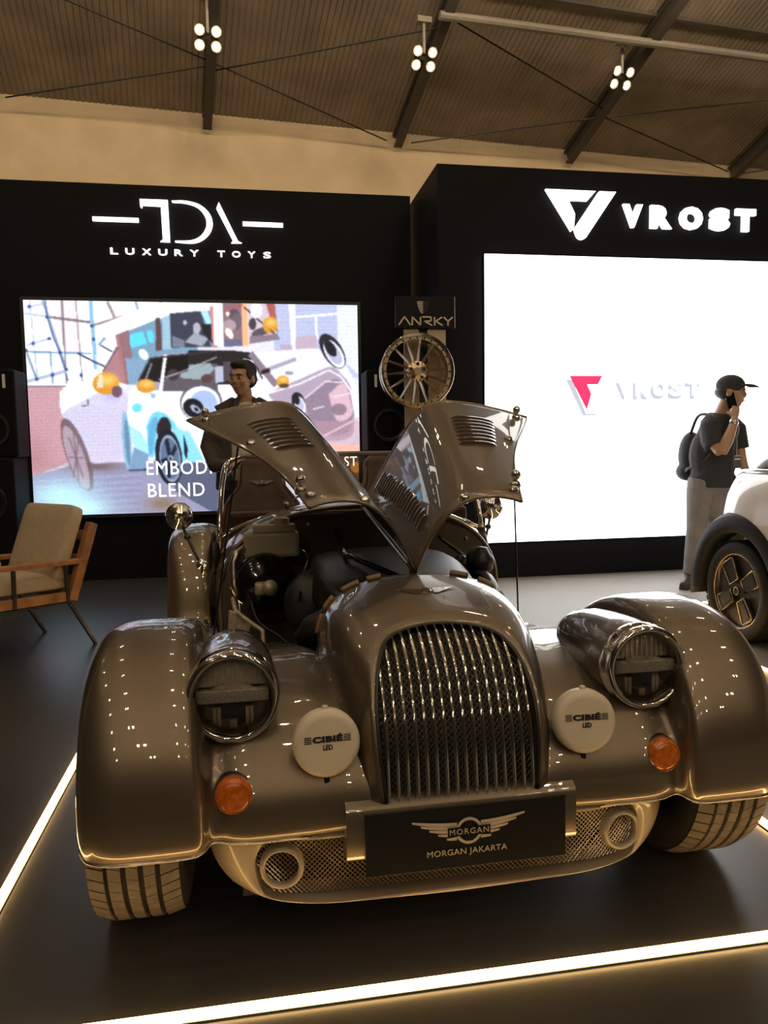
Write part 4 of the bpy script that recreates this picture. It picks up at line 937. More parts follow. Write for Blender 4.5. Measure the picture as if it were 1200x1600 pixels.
for k, (x, y, z, r) in enumerate(((-.30, .40, .42, .03), (-.22, .33, .40, .026), (-.34, .62, .40, .035))):
    MB().tube([(x, y, .27), (x+.02, y-.03, z), (x+.06, y-.02, z+.06)], r*.5, 8).build('bay_hose', DARKMET, eng, True)
for pts, r in (([(.26, .20, .60), (.33, .32, .68), (.36, .50, .70), (.34, .75, .68)], .022), ([(.20, .14, .62), (.27, .20, .66), (.30, .34, .62), (.38, .50, .58)], .026), ([(.30, .62, .74), (.38, .66, .70), (.42, .78, .66)], .03), ([(.16, .10, .66), (.12, .16, .72), (.10, .30, .74)], .018), ([(.40, .30, .52), (.44, .5, .56), (.48, .72, .54)], .024)):
    MB().tube(cr(pts, 5), r, 8).build('coolant_hose', BLACK, eng, True)
MB().lathe([(.03, 0), (.05, .01), (.055, .05), (.04, .07), (.03, .09), (.001, .095)], 20, Matrix.Translation((.38, .62, .70))).build('expansion_tank', BLACK, eng, True)
MB().box((0, .10, .56), (.44, .04, .34)).build('radiator', BLACK, car, bevel=.006)
for x0, x1 in ((-.02, -.24), (.03, .20)): MB().tube([(x0*.3, .10, .775), (x1*.55, .5, .80), (x1*.5, .88, .84)], .010, 6).build('bay_stay', BLACKGL, bulk, True)

# =================================================================== WHITE HATCHBACK
XC = 3.63
mini = empty('hatchback', (XC, 2.6, 0), 0, 'white compact hatchback with black wheel-arch trim at the right edge', 'car')
MO = Matrix.Translation((-XC, -2.6, 0))
def mk(o): o.matrix_parent_inverse = MO; return o
WPAINT = mat('white_car_paint', (.74, .72, .69), rough=.3, coat=1., nscale=6, namt=.02)
ARCHM = mat('black_arch_trim', (.018, .018, .02), rough=.6, spec=.2)
sec = []
for (y, ws, zs) in (
    (4.40, (.40, .48, .52, .52, .50, .44), (.36, .44, .58, .72, .86, .95)),
    (4.36, (.58, .64, .66, .655, .62, .54), (.31, .42, .56, .72, .87, .975)),
    (4.27, (.70, .755, .775, .765, .725, .62), (.28, .41, .56, .72, .88, .99)),
    (4.14, (.77, .825, .845, .835, .79, .68), (.25, .40, .56, .74, .90, .995)),
    (3.95, (.80, .85, .872, .865, .82, .71), (.23, .39, .56, .75, .91, 1.0)),
    (3.6, (.81, .855, .872, .868, .83, .73), (.22, .38, .55, .75, .91, 1.0)),
    (3.0, (.81, .845, .862, .858, .825, .74), (.21, .38, .55, .75, .91, .985)),
    (2.2, (.81, .845, .862, .858, .825, .74), (.21, .38, .55, .75, .90, .97)),
    (1.5, (.81, .855, .872, .862, .82, .72), (.22, .38, .55, .74, .88, .95)),
    (1.0, (.77, .835, .855, .84, .77, .62), (.24, .38, .54, .70, .82, .88)),
    (.72, (.62, .72, .75, .73, .66, .5), (.27, .38, .52, .66, .76, .81)),
    (.60, (.40, .5, .54, .52, .46, .36), (.32, .40, .5, .62, .70, .74))):
    h = [(wv, y, z) for wv, z in zip(ws, zs)]
    sec.append([(-p[0]+XC, p[1], p[2]) for p in h]+[(XC-h[-1][0]*.5, y, zs[-1]+.01), (XC, y, zs[-1]+.015), (XC+h[-1][0]*.5, y, zs[-1]+.01)]+[(p[0]+XC, p[1], p[2]) for p in h[::-1]])
SG_ = crgrid(np.array(sec), 4, 4)
SGc = np.concatenate([SG_, SG_[:, :1]], 1)
b = MB(); b.grid(SGc)
for e in (SG_[0], SG_[-1]): b.add([tuple(p) for p in e], [tuple(range(len(e)))])
body = mk(b.build('body', WPAINT, mini, True))
cut = MB()
for yw in (4.0, 1.45):
    for xw in (2.80, 2*XC-2.80): cut.lathe([(.001, -.17), (.345, -.17), (.345, .17), (.001, .17)], 40, Matrix.Translation((xw, yw, .30)) @ Matrix.Rotation(PI/2, 4, 'Y'))
cuto = cut.build('cutter', None); bmod = body.modifiers.new('cut', 'BOOLEAN'); bmod.object = cuto; bmod.operation = 'DIFFERENCE'; bmod.solver = 'EXACT'
body.parent = None; bpy.context.view_layer.update()
nm_ = bpy.data.meshes.new_from_object(body.evaluated_get(bpy.context.evaluated_depsgraph_get()))
body.modifiers.clear(); body.data = nm_; body.parent = mini; mk(body); nm_.set_sharp_from_angle(angle=math.radians(40)); bpy.data.objects.remove(cuto)
# greenhouse
TINT = mat('dark_tinted_glass', (.10, .10, .13), rough=.06, coat=.5)
gh = []
for (y, wb, wt, zb, zt_) in ((4.16, .62, .60, .96, .985), (4.02, .70, .64, .97, 1.08), (3.78, .74, .60, .97, 1.24), (3.55, .745, .59, .97, 1.36), (3.2, .745, .59, .965, 1.40), (2.5, .745, .59, .96, 1.405), (2.0, .735, .57, .95, 1.36), (1.7, .72, .55, .945, 1.18), (1.5, .70, .60, .94, .97)):
    h = [(wb, zb), (wb*.96+wt*.04, zb+.2*(zt_-zb)), (wb*.45+wt*.55, zb+.75*(zt_-zb)), (wt, zt_-.02*(zt_ > 1.1)), (wt*.85, zt_+.012), (0, zt_+.03)]
    gh.append([(XC-p[0], y, p[1]) for p in h]+[(XC+p[0], y, p[1]) for p in h[-2::-1]])
GHG = crgrid(np.array(gh), 4, 4)
mk(MB().grid(GHG[:, 2:15]).build('side_glass', TINT, mini, True)); mk(MB().grid(GHG[:, -15:-2]).build('side_glass', TINT, mini, True))
mk(MB().grid(GHG[:, 14:-14]).build('roof', WPAINT, mini, True))
PILL = mat('pale_pillar', (.62, .62, .66), rough=.35, coat=.6)
mk(MB().tube([tuple(GHG[i, 6]+np.array([-.01, 0, 0])) for i in range(2, 15)], .028, 8).build('rear_pillar', PILL, mini, True))
mk(MB().tube([tuple(SG_[i, 19]+np.array([-.004, 0, .012])) for i in range(11, 30)], .009, 6).build('belt_trim', CHROME, mini, True))
mk(MB().ball((2.985, 4.27, .905), (.03, .05, .055)).build('tail_light', mat('red_tail_lens', (.5, .02, .02), rough=.15, coat=.5), mini, True))
def mini_wheel(x, y, sg):
    Mx = Matrix.Translation((x, y, .295)) @ Matrix.Rotation(-PI/2 if sg < 0 else PI/2, 4, 'Y')     # local z outward
    r, wd = .295, .20
    t = mk(MB().lathe([(r*.66, -wd*.4), (r*.72, -wd*.48), (r*.87, -wd*.5), (r*.96, -wd*.46), (r*.995, -wd*.38), (r, 0), (r*.995, wd*.38), (r*.96, wd*.46), (r*.87, wd*.5), (r*.76, wd*.48), (r*.74, wd*.44)], 56, Mx).build('tyre', mat('mini_tyre', (.016, .0155, .015), rough=.65, spec=.25), mini, True))
    b = MB()
    for i in range(48):
        a = 2*PI*i/48
        for l0, l1 in ((-.46, -.2), (-.16, .16), (.2, .46)):
            b.add([(r*1.006*math.cos(a+q), r*1.006*math.sin(a+q), l*wd) for q, l in ((0, l0), (.10, l0), (.10, l1), (0, l1))], [(0, 1, 2, 3)], Mx)
    o = b.build('tread_blocks', mat('mini_tread', (.025, .024, .022), rough=.8, spec=.25), t); tag(o, kind='stuff'); o.matrix_parent_inverse = Matrix()
    DISC = mat('dark_wheel_disc', (.022, .02, .018), rough=.35, coat=.3); GOLD = mat('gold_wheel_edge', (.52, .40, .24), metallic=.9, rough=.25)
    MB().lathe([(r*.75, wd*.40), (r*.72, wd*.36), (r*.70, wd*.30), (r*.3, wd*.26), (.001, wd*.26)], 48, Mx).build('disc', DISC, t, True, angle=40)
    MB().tube([Mx @ Vector((r*.735*math.cos(a), r*.735*math.sin(a), wd*.42)) for a in np.linspace(0, 2*PI, 48)[:-1]], .006, 6, closed=True).build('gold_rim', GOLD, t, True)
    for k in range(4):
        M2 = Mx @ Matrix.Rotation(k*PI/2+.55, 4, 'Z'); big = (k == 0)
        x0, x1, hw = r*.20, r*.66, r*(.17 if not big else .19)
        q = [(x0, -hw*.75), (x0, hw*.75), (x1-.01, hw), (x1, hw*.8), (x1, -hw*.8), (x1-.01, -hw)]
        b = MB(); b.prism(q, wd*.10, M2 @ Matrix.Translation((0, 0, wd*.30))); sp = b.build('spoke_panel', DISC if not big else ARCHM, t, bevel=.003)
        MB().tube([M2 @ Vector((p[0], p[1], wd*.41)) for p in q], .0045, 6, closed=True).build('spoke_edge', GOLD, t, True)
        if not big: MB().prism([(x0+.012, -hw*.4), (x0+.012, hw*.4), (x1-.02, hw*.6), (x1-.02, -hw*.6)], .004, M2 @ Matrix.Translation((0, 0, wd*.40))).build('spoke_window', BLACK, t)
    MB().lathe([(.001, wd*.44), (r*.085, wd*.44), (r*.09, wd*.40)], 20, Mx).build('hub_cap', BLACK, t, True, angle=40)
    MB().tube([Mx @ Vector((r*.075*math.cos(a), r*.075*math.sin(a), wd*.445)) for a in np.linspace(0, 2*PI, 24)[:-1]], .003, 6, closed=True).build('hub_ring', GOLD, t, True)
    # arch trim
    pts = []
    rows = []
    for a in np.linspace(math.radians(-12), math.radians(192), 33):
        c, s_ = math.cos(a), math.sin(a); X = x+sg*.105
        rows.append([(X-sg*.10, y+.335*c, .30+.335*s_), (X+sg*.004, y+.338*c, .30+.338*s_), (X+sg*.016, y+.36*c, .30+.36*s_), (X+sg*.010, y+.43*c, .30+.43*s_), (X-sg*.03, y+.455*c, .30+.46*s_)])
    mk(MB().grid(rows).build('wheel_arch', ARCHM, mini, True, solid=.01))
    mk(MB().lathe([(.001, 0), (.335, 0)], 40, Matrix.Translation((x-sg*.11, y, .30)) @ Matrix.Rotation(PI/2, 4, 'Y')).build('wheel_well', BLACK, mini))
for sg, x in ((-1, 2.862), (1, 2*XC-2.862)):
    for y in (4.0, 1.45): mini_wheel(x, y, sg)

# =================================================================== LOUNGE CHAIR
FB = Vector((-.7071, -.7071, 0)); LB = Vector((-.7071, .7071, 0)); CO = Vector((-.949, 4.82, 0))
chair = empty('lounge_chair', CO+FB*.3+LB*.27, 0, 'low wooden lounge chair with beige cushions and black metal legs', 'chair')
CI = Matrix.Translation(-(CO+FB*.3+LB*.27))
CM = Matrix(((FB.x, LB.x, 0, CO.x), (FB.y, LB.y, 0, CO.y), (0, 0, 1, 0), (0, 0, 0, 1)))   # (forward, across, up)
WOODM = mat('reddish_teak', (.30, .13, .05), rough=.5, nscale=14, namt=.35)
CUSH = mat('beige_cushion_fabric', (.44, .34, .23), rough=.9, bump=.25, bscale=350, nscale=30, namt=.06)
BLK = mat('black_powder_coat', (.02, .02, .02), rough=.4)
def ck(o): o.matrix_parent_inverse = CI; return o
def bar(name, pts, wx, wz, m, across):
    b = MB()
    q = [Vector(p) for p in pts]
    for p, r in zip(q[:-1], q[1:]):
        d = (r-p).normalized(); n = Vector((-d.y, d.x))*wz/2
        v = []
        for a in (across-wx/2, across+wx/2):
            for c in (p+n, p-n, r-n, r+n): v.append(CM @ Vector((c.x, a, c.y)))
        b.add(v, [(0, 1, 2, 3), (7, 6, 5, 4), (0, 4, 5, 1), (1, 5, 6, 2), (2, 6, 7, 3), (3, 7, 4, 0)])
    return ck(b.build(name, m, chair, bevel=.004))
CWID = .54
for a in (0, CWID):
    bar('back_post', [(.150, .295), (-.012, .735)], .05, .055, WOODM, a)
    bar('armrest', [(.06, .517), (.62, .535)], .055, .028, WOODM, a)
    bar('arm_support', [(.178, .29), (.182, .508)], .02, .022, BLK, a-.012 if a == 0 else a+.012)
    bar('arm_support', [(.500, .30), (.497, .515)], .02, .022, BLK, a-.012 if a == 0 else a+.012)
    bar('side_rail', [(.13, .318), (.66, .335)], .03, .055, WOODM, a)
    bar('leg', [(.165, .285), (.0, .0)], .02, .02, BLK, a); bar('leg', [(.58, .29), (.72, .0)], .02, .02, BLK, a)
    bar('leg_brace', [(.15, .285), (.60, .292)], .02, .014, BLK, a)
for (f0, z0) in ((.16, .33), (.64, .335)):
    v = MB(); v.box((f0, CWID/2, z0), (.03, CWID, .05), CM); ck(v.build('cross_rail', WOODM, chair))
for z in (.66, .52, .40):
    v = MB(); v.box((.12-(z-.36)*.37, CWID/2, z), (.02, CWID-.05, .06), CM, rot=(0, -.36, 0)); ck(v.build('back_slat', WOODM, chair, bevel=.004))
def cushion(name, c, d, rot):
    b = MB(); n = 7; P = []
    v = []; f = []
    bm = bmesh.new(); bmesh.ops.create_cube(bm, size=1); bmesh.ops.subdivide_edges(bm, edges=bm.edges, cuts=5, use_grid_fill=True)
    R = Euler(rot).to_matrix()
    for p in bm.verts:
        x, y, z = p.co*2
        k = (1-.10*max(abs(y), abs(z))**4) if d[0] < d[2] else 1.0
        px, py, pz = x, y, z
        if d[0] < d[2]: px = x*(1-.35*max(abs(y), abs(z))**6)
        else: pz = z*(1-.30*max(abs(x), abs(y))**6)
        q = R @ Vector((px*d[0]/2, py*d[1]/2, pz*d[2]/2)); v.append(CM @ Vector((q.x+c[0], q.y+c[1], q.z+c[2])))
    f = [tuple(w_.index for w_ in fa.verts) for fa in bm.faces]; bm.free()
    b.add(v, f); return ck(b.build(name, CUSH, chair, True, sub=1))
cushion('seat_cushion', (.40, CWID/2, .405), (.56, CWID-.06, .11), (0, -.03, 0))
cushion('back_cushion', (.135, CWID/2, .625), (.12, CWID-.02, .46), (0, -.36, 0))
pil = MB().ball(CM @ Vector((.56, .20, .535)), (.10, .10, .07), 16, 10).build('throw_pillow', mat('cream_pillow', (.55, .48, .38), rough=.9, bump=.3, bscale=60), None, True)
tag(pil, 'cream throw pillow on the lounge chair seat at the left edge', 'pillow')

# =================================================================== PEOPLE
SKIN = mat('skin', (.42, .235, .13), rough=.5, nscale=8, namt=.06); SKIN2 = mat('skin_darker_tan', (.34, .19, .11), rough=.5, nscale=8, namt=.06)  # second skin is a slightly darker tan
def limb(b, pts, r, n=12): b.tube(pts, r, n)
def remesh(b, name, m, parent, vox=.012, sm=6, inv=None):
    o = b.build(name, m, parent, True)
    d = o.modifiers.new('remesh', 'REMESH'); d.mode = 'VOXEL'; d.voxel_size = vox; d.use_smooth_shade = True
    s = o.modifiers.new('smooth', 'SMOOTH'); s.factor = .5; s.iterations = sm
    if inv is not None: o.matrix_parent_inverse = inv
    return o
def head(b, M, s=1.):
    """head with face towards local -Y, chin-to-crown .235 around origin (centre of head)"""
    def B(c, r): b.ball((c[0]*s, c[1]*s, c[2]*s), tuple(k*s for k in r), 18, 14, M)
    B((0, .012, .028), (.078, .098, .092)); B((0, -.03, -.035), (.062, .062, .075)); B((0, -.045, -.085), (.036, .038, .030))
    B((0, -.094, -.012), (.013, .020, .026)); B((0, -.100, -.026), (.017, .014, .011))            # nose
    B((0, -.075, .030), (.052, .025, .018))                                                      # brow
    B((0, -.084, -.060), (.024, .015, .013))                                                     # mouth
    for k in (-1, 1):
        B((k*.078, .012, -.008), (.012, .022, .034)); B((k*.042, -.064, -.025), (.026, .026, .026))
def face_parts(M, s, parent, inv):
    EYEW = mat('eye_white', (.6, .58, .54), rough=.3); EYEB = mat('dark_iris_brow', (.015, .01, .008), rough=.5); LIP = mat('lips', (.33, .13, .09), rough=.5)
    for k in (-1, 1):
        o = MB().ball((k*.033*s, -.087*s, .004*s), (.014*s, .008*s, .006*s), 10, 6, M).build('eye', EYEW, parent, True); o.matrix_parent_inverse = inv
        o = MB().ball((k*.033*s, -.093*s, .004*s), (.006*s, .005*s, .006*s), 8, 6, M).build('iris', EYEB, parent, True); o.matrix_parent_inverse = inv
        o = MB().tube([M @ Vector((k*.016*s, -.099*s, .022*s)), M @ Vector((k*.035*s, -.098*s, .027*s)), M @ Vector((k*.054*s, -.086*s, .020*s))], [.003*s, .004*s, .002*s], 6).build('eyebrow', EYEB, parent, True); o.matrix_parent_inverse = inv
    o = MB().tube([M @ Vector((-.022*s, -.092*s, -.060*s)), M @ Vector((0, -.101*s, -.058*s)), M @ Vector((.022*s, -.092*s, -.060*s))], [.002*s, .005*s, .002*s], 6).build('mouth', LIP, parent, True); o.matrix_parent_inverse = inv
def hand(b, w, d, up, side, s=1., curl=.6):
    """palm from wrist w along d; up = back-of-hand normal, side = thumb side"""
    w = Vector(w); d = Vector(d).normalized(); up = Vector(up); up = (up-d*up.dot(d)).normalized(); sd = d.cross(up); 
    if sd.dot(Vector(side)) < 0: sd = -sd
    for k in (-1.2, -.4, .4, 1.2): b.tube([w+sd*k*.008*s, w+d*.045*s+sd*k*.016*s, w+d*.085*s+sd*k*.018*s], [.014*s, .014*s, .012*s], 8)
    for k, L in ((1.3, .068), (.45, .078), (-.4, .072), (-1.2, .056)):
        p = w+d*.085*s+sd*k*.018*s; q = p+(d*math.cos(curl*.5)-up*math.sin(curl*.5))*L*.45*s; r = q+(d*math.cos(curl*1.6)-up*math.sin(curl*1.6))*L*.55*s
        b.tube([p, q, r], [.0095*s, .009*s, .0075*s], 8)
    p = w+d*.025*s+sd*.022*s; q = p+(d*.6+sd*.8-up*.2)*.035*s; r = q+(d*.95+sd*.2-up*.35)*.032*s
    b.tube([p, q, r], [.012*s, .0105*s, .008*s], 8)
I4 = Matrix.Identity(4)
# ---- man with the phone, in front of the white video wall
px, py = 3.60, 5.60
p2 = empty('person', (px, py, 0), 0, 'person in a black cap and T-shirt holding a phone to the ear', 'person'); inv2 = Matrix.Translation((-px, -py, 0))
HM2 = Matrix.Translation((3.752, 5.53, 1.545)) @ Matrix.Rotation(math.radians(52), 4, 'Z') @ Matrix.Rotation(math.radians(4), 4, 'X')
b = MB(); head(b, HM2, 1.0)
limb(b, [(3.735, 5.56, 1.48), (3.715, 5.585, 1.40), (3.70, 5.60, 1.32)], [.052, .056, .07])
limb(b, [(3.69, 5.60, 1.34), (3.66, 5.60, 1.15), (3.63, 5.60, .95), (3.62, 5.60, .82)], [.10, .12, .12, .12], 16)
limb(b, [(3.60, 5.56, 1.32), (3.565, 5.52, 1.28), (3.545, 5.46, 1.17), (3.575, 5.38, 1.075)], [.06, .058, .05, .042]); 
limb(b, [(3.575, 5.38, 1.075), (3.62, 5.375, 1.17), (3.67, 5.39, 1.26), (3.703, 5.41, 1.335)], [.044, .046, .036, .028])
hand(b, (3.703, 5.41, 1.335), (.25, .25, .93), (-.5, -.8, .2), (.3, .5, 0), 1.0, 1.1)
limb(b, [(3.80, 5.62, 1.32), (3.865, 5.62, 1.27), (3.885, 5.61, 1.12), (3.90, 5.58, .99), (3.925, 5.54, .88)], [.06, .055, .046, .038, .027])
hand(b, (3.925, 5.54, .88), (.1, -.1, -1), (1, -.3, 0), (-.3, -1, 0), 1.0, .5)
limb(b, [(3.56, 5.60, .84), (3.50, 5.58, .47), (3.475, 5.60, .10)], [.08, .055, .04]); limb(b, [(3.70, 5.62, .84), (3.72, 5.63, .47), (3.72, 5.66, .10)], [.08, .055, .04])
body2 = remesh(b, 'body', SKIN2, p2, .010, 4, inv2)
face_parts(HM2, 1.0, p2, inv2)
b = MB()
limb(b, [(3.705, 5.595, 1.385), (3.70, 5.60, 1.34), (3.67, 5.60, 1.20), (3.645, 5.60, 1.0), (3.64, 5.60, .80)], [.085, .12, .150, .158, .160], 18)
b.ball((3.61, 5.57, 1.30), (.075, .08, .07)); b.ball((3.80, 5.61, 1.30), (.075, .08, .07)); b.ball((3.56, 5.60, 1.05), (.10, .12, .20)); b.ball((3.75, 5.60, 1.05), (.09, .12, .22)); b.ball((3.56, 5.60, .86), (.10, .12, .08)); b.ball((3.74, 5.60, .86), (.10, .12, .08))
limb(b, [(3.60, 5.56, 1.31), (3.565, 5.515, 1.27), (3.545, 5.465, 1.17), (3.55, 5.43, 1.12)], [.080, .080, .076, .074]); limb(b, [(3.80, 5.62, 1.31), (3.868, 5.62, 1.26), (3.89, 5.61, 1.13), (3.893, 5.605, 1.10)], [.076, .074, .070, .068])
TEE = mat('charcoal_tshirt', (.018, .019, .022), rough=.85, bump=.3, bscale=25)
remesh(b, 'tshirt', TEE, p2, .012, 3, inv2)
JEAN = mat('grey_jeans', (.16, .15, .15), rough=.85, bump=.3, bscale=30, nscale=10, namt=.15)
b = MB(); limb(b, [(3.57, 5.60, .86), (3.545, 5.60, .74), (3.51, 5.585, .48), (3.485, 5.59, .26), (3.475, 5.60, .10)], [.12, .108, .078, .066, .060], 16); limb(b, [(3.69, 5.61, .86), (3.70, 5.62, .74), (3.715, 5.63, .48), (3.72, 5.64, .26), (3.72, 5.66, .10)], [.12, .105, .076, .065, .058], 16); b.ball((3.63, 5.60, .82), (.165, .135, .10))
remesh(b, 'jeans', JEAN, p2, .014, 3, inv2)
SHOE = mat('dark_brown_shoe', (.035, .025, .018), rough=.5)
for (a, c, d) in (((3.475, 5.60), (-.75, -.66), 'shoe'), ((3.72, 5.66), (.25, -.97), 'shoe')):
    b = MB(); f = Vector((c[0], c[1], 0)).normalized(); h = Vector((a[0], a[1], 0))
    limb(b, [h-f*.06+Vector((0, 0, .05)), h+f*.02+Vector((0, 0, .055)), h+f*.11+Vector((0, 0, .045)), h+f*.19+Vector((0, 0, .035))], [.042, .048, .045, .030]); b.ball(tuple(h+Vector((0, 0, .09))), (.05, .05, .045)); b.box(tuple(h+f*.06+Vector((0, 0, .012))), (.24, .07, .024), None, (0, 0, math.atan2(f.y, f.x)))
    remesh(b, 'shoe', SHOE, p2, .010, 3, inv2)
CAPM = mat('dark_cap', (.022, .022, .024), rough=.85)
b = MB(); b.ball((0, .012, .055), (.088, .108, .085), 20, 12, HM2); 
rows = []
for a in np.linspace(-1.25, 1.25, 13): rows.append([tuple(HM2 @ Vector((.086*math.sin(a), .012-.10*math.cos(a), .055))), tuple(HM2 @ Vector((.082*math.sin(a), -.03-.125*math.cos(a*.9), .055+.006))), tuple(HM2 @ Vector((.07*math.sin(a), -.05-.145*math.cos(a*.85), .045)))])
o = b.build('cap', CAPM, p2, True); o.matrix_parent_inverse = inv2
o2 = MB().grid(rows).build('cap_peak', CAPM, o, True, solid=.006)
o = MB().ball((0, .035, .0), (.083, .090, .06), 16, 10, HM2).build('hair', mat('black_hair', (.008, .007, .006), rough=.6), p2, True); o.matrix_parent_inverse = inv2
o = MB().lathe([(.031, -.016), (.035, -.012), (.035, .012), (.031, .016)], 20, frame((3.688, 5.40, 1.305), (.8, -.2, -.4), (.2, .95, -.2))).build('wristwatch', STEEL, p2, True); o.matrix_parent_inverse = inv2
ph = MB().box((0, 0, 0), (.009, .066, .135), Matrix.Translation((3.712, 5.475, 1.485)) @ Matrix.Rotation(math.radians(50), 4, 'Z') @ Matrix.Rotation(math.radians(-14), 4, 'X')).build('phone', BLACKGL, None, bevel=.004)
tag(ph, 'dark phone held to the ear of the person in the cap', 'phone')
bp = empty('backpack', (3.47, 5.74, .82), 0, 'black backpack on the back of the person in the cap', 'bag'); invb = Matrix.Translation((-3.47, -5.74, -.82))
BAGM = mat('black_nylon', (.016, .016, .018), rough=.7, bump=.4, bscale=20)
b = MB(); b.ball((3.595, 5.82, 1.05), (.105, .095, .20), 16, 12); b.ball((3.575, 5.82, .92), (.105, .095, .08), 16, 12); o = remesh(b, 'bag_body', BAGM, bp, .014, 2, invb)
o = MB().tube(cr([(3.57, 5.80, 1.22), (3.575, 5.68, 1.375), (3.60, 5.49, 1.34), (3.59, 5.44, 1.20), (3.52, 5.50, 1.02), (3.475, 5.66, .95), (3.53, 5.78, .92)], 6), .012, 6).build('shoulder_strap', BAGM, bp, True); o.matrix_parent_inverse = invb
ly = empty('lanyard', (3.76, 5.42, .98), 0, 'grey lanyard with a badge card on the black T-shirt', 'lanyard'); invl = Matrix.Translation((-3.76, -5.42, -.98))
LAN = mat('grey_lanyard', (.22, .22, .23), rough=.7)
o = MB().tube(cr([(3.655, 5.545, 1.385), (3.68, 5.475, 1.28), (3.735, 5.432, 1.20), (3.74, 5.43, 1.08), (3.742, 5.428, 1.05)], 5), .005, 6).build('cord', LAN, ly, True); o.matrix_parent_inverse = invl
o = MB().tube(cr([(3.77, 5.55, 1.385), (3.775, 5.465, 1.28), (3.742, 5.432, 1.20)], 5), .006, 6).build('cord', LAN, ly, True); o.matrix_parent_inverse = invl
o = MB().box((3.742, 5.424, 1.0), (.065, .006, .095)).build('badge_card', mat('dark_badge', (.06, .06, .065), rough=.4), ly, bevel=.002); o.matrix_parent_inverse = invl
o = MB().box((3.742, 5.420, 1.025), (.05, .004, .012)).box((3.742, 5.420, 1.05), (.05, .004, .006)).build('badge_stripe', mat('pale_badge_stripe', (.5, .5, .5), rough=.5), ly); o.matrix_parent_inverse = invl

# ---- man behind the roadster
p1x, p1y = -.03, 5.78
p1 = empty('person', (p1x, p1y, 0), 0, 'person in a dark jacket and white T-shirt standing behind the roadster', 'person'); inv1 = Matrix.Translation((-p1x, -p1y, 0))
HM1 = Matrix.Translation((-.028, 5.74, 1.672)) @ Matrix.Rotation(math.radians(-32), 4, 'Z') @ Matrix.Rotation(math.radians(3), 4, 'X')
b = MB(); head(b, HM1, 1.04)
limb(b, [(-.02, 5.765, 1.60), (-.015, 5.785, 1.52), (-.01, 5.79, 1.42)], [.054, .058, .075])
limb(b, [(-.01, 5.79, 1.44), (-.01, 5.79, 1.25), (-.01, 5.79, 1.05), (-.01, 5.79, .90)], [.11, .13, .12, .13], 16)
for sg in (-1, 1):
    limb(b, [(sg*.15, 5.79, 1.43), (sg*.20-.01, 5.79, 1.38), (sg*.25-.02, 5.78, 1.18), (sg*.20-.02, 5.62, 1.03)], [.06, .055, .046, .036]); limb(b, [(sg*.20-.02, 5.62, 1.03), (sg*.12, 5.55, 1.04), (sg*.07, 5.54, 1.05)], [.036, .03, .026])
    hand(b, (sg*.07, 5.54, 1.05), (-sg*.9, -.2, -.05), (0, -1, .2), (0, 0, 1), 1.0, .7)
    limb(b, [(sg*.09, 5.79, .90), (sg*.10, 5.79, .48), (sg*.11, 5.81, .09)], [.085, .058, .04])
remesh(b, 'body', SKIN, p1, .010, 4, inv1); face_parts(HM1, 1.04, p1, inv1)
b = MB(); 
def HB(c, r): b.ball(c, r, 18, 12, HM1)
HB((0, .030, .060), (.088, .105, .080)); HB((0, -.045, .098), (.068, .050, .036)); HB((0, .06, .0), (.080, .068, .075)); HB((.070, .0, .03), (.018, .05, .045)); HB((-.070, .0, .03), (.018, .05, .045))
remesh(b, 'hair', mat('black_hair', (.008, .007, .006), rough=.5), p1, .008, 3, inv1)
b = MB(); limb(b, [(-.012, 5.78, 1.505), (-.01, 5.785, 1.45), (-.01, 5.785, 1.30), (-.01, 5.785, 1.10), (-.01, 5.785, .93)], [.068, .10, .138, .138, .142], 18); b.ball((-.01, 5.78, 1.38), (.17, .11, .09)); 
remesh(b, 'tshirt', mat('white_tshirt', (.55, .50, .43), rough=.85, bump=.2, bscale=30), p1, .012, 3, inv1)
JACK = mat('dark_olive_jacket', (.040, .034, .026), rough=.8, bump=.3, bscale=25)
b = MB()
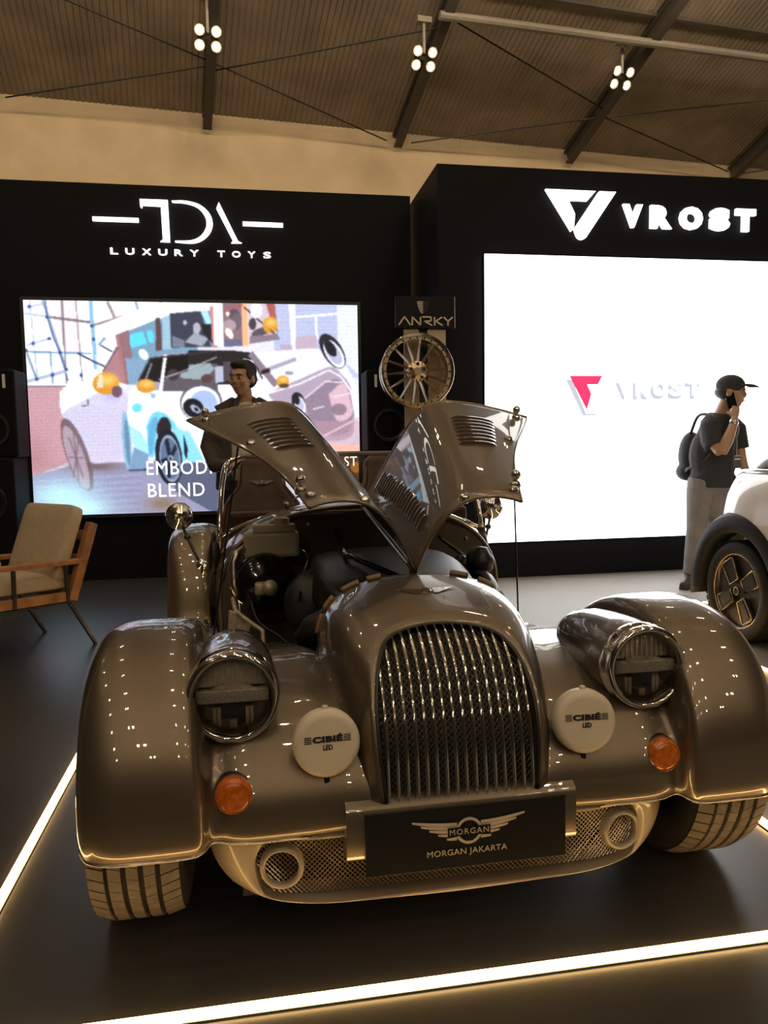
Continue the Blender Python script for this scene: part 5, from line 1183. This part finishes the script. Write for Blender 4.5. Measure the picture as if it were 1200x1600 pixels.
for sg in (-1, 1):
    limb(b, [(sg*.075-.01, 5.80, 1.53), (sg*.12-.01, 5.80, 1.475), (sg*.19-.01, 5.795, 1.42)], [.030, .055, .070]); limb(b, [(sg*.19-.01, 5.79, 1.41), (sg*.225-.01, 5.79, 1.33), (sg*.265-.02, 5.78, 1.18), (sg*.215-.02, 5.63, 1.045), (sg*.14, 5.575, 1.045)], [.075, .072, .066, .056, .048])
    limb(b, [(sg*.13-.01, 5.80, 1.42), (sg*.135-.01, 5.785, 1.25), (sg*.14-.01, 5.78, 1.05), (sg*.15-.01, 5.78, .86)], [.075, .085, .085, .09], 14)
    limb(b, [(sg*.055-.01, 5.735, 1.535), (sg*.085-.01, 5.70, 1.44), (sg*.10-.01, 5.675, 1.30)], [.018, .026, .03])
b.ball((-.01, 5.87, 1.25), (.17, .06, .28)); b.ball((-.01, 5.835, 1.535), (.072, .035, .03))
remesh(b, 'jacket', JACK, p1, .012, 3, inv1)
b = MB()
for sg in (-1, 1): limb(b, [(sg*.08-.01, 5.79, .94), (sg*.09, 5.79, .75), (sg*.10, 5.79, .45), (sg*.11, 5.81, .09)], [.12, .105, .08, .07], 14)
remesh(b, 'trousers', mat('dark_trousers', (.02, .02, .024), rough=.8), p1, .014, 3, inv1)
for sg in (-1, 1):
    b = MB(); limb(b, [(sg*.11, 5.86, .05), (sg*.11, 5.80, .055), (sg*.115, 5.70, .045), (sg*.12, 5.62, .035)], [.042, .048, .045, .03]); b.ball((sg*.11, 5.81, .09), (.05, .05, .045)); b.box((sg*.115, 5.74, .012), (.075, .25, .024)); remesh(b, 'shoe', SHOE, p1, .012, 3, inv1)

# small cables and clips in the engine bay
for k, (pts, m) in enumerate((([(-.30, .92, .80), (-.24, .80, .76), (-.27, .62, .72), (-.30, .45, .66)], BLACKGL), ([(-.47, .90, .72), (-.44, .74, .55), (-.36, .62, .50), (-.30, .50, .47)], DARKMET), ([(-.50, .93, .60), (-.49, .80, .50), (-.46, .70, .44)], STEEL), ([(.30, .90, .80), (.36, .76, .74), (.40, .60, .66), (.36, .42, .62)], BLACKGL), ([(-.20, .22, .66), (-.26, .30, .60), (-.24, .40, .54)], STEEL))):
    MB().tube(cr(pts, 5), .006+.002*(k % 2), 6).build('bay_cable', m, eng, True)
for (x, z) in ((-.52, .52), (-.53, .62), (-.50, .72), (-.44, .78), (-.53, .44), (-.22, .86), (.20, .86), (.44, .78), (.52, .62)):
    MB().ball((x, .988, z), (.008, .006, .008), 8, 5).build('bulkhead_bolt', STEEL, bulk, True)
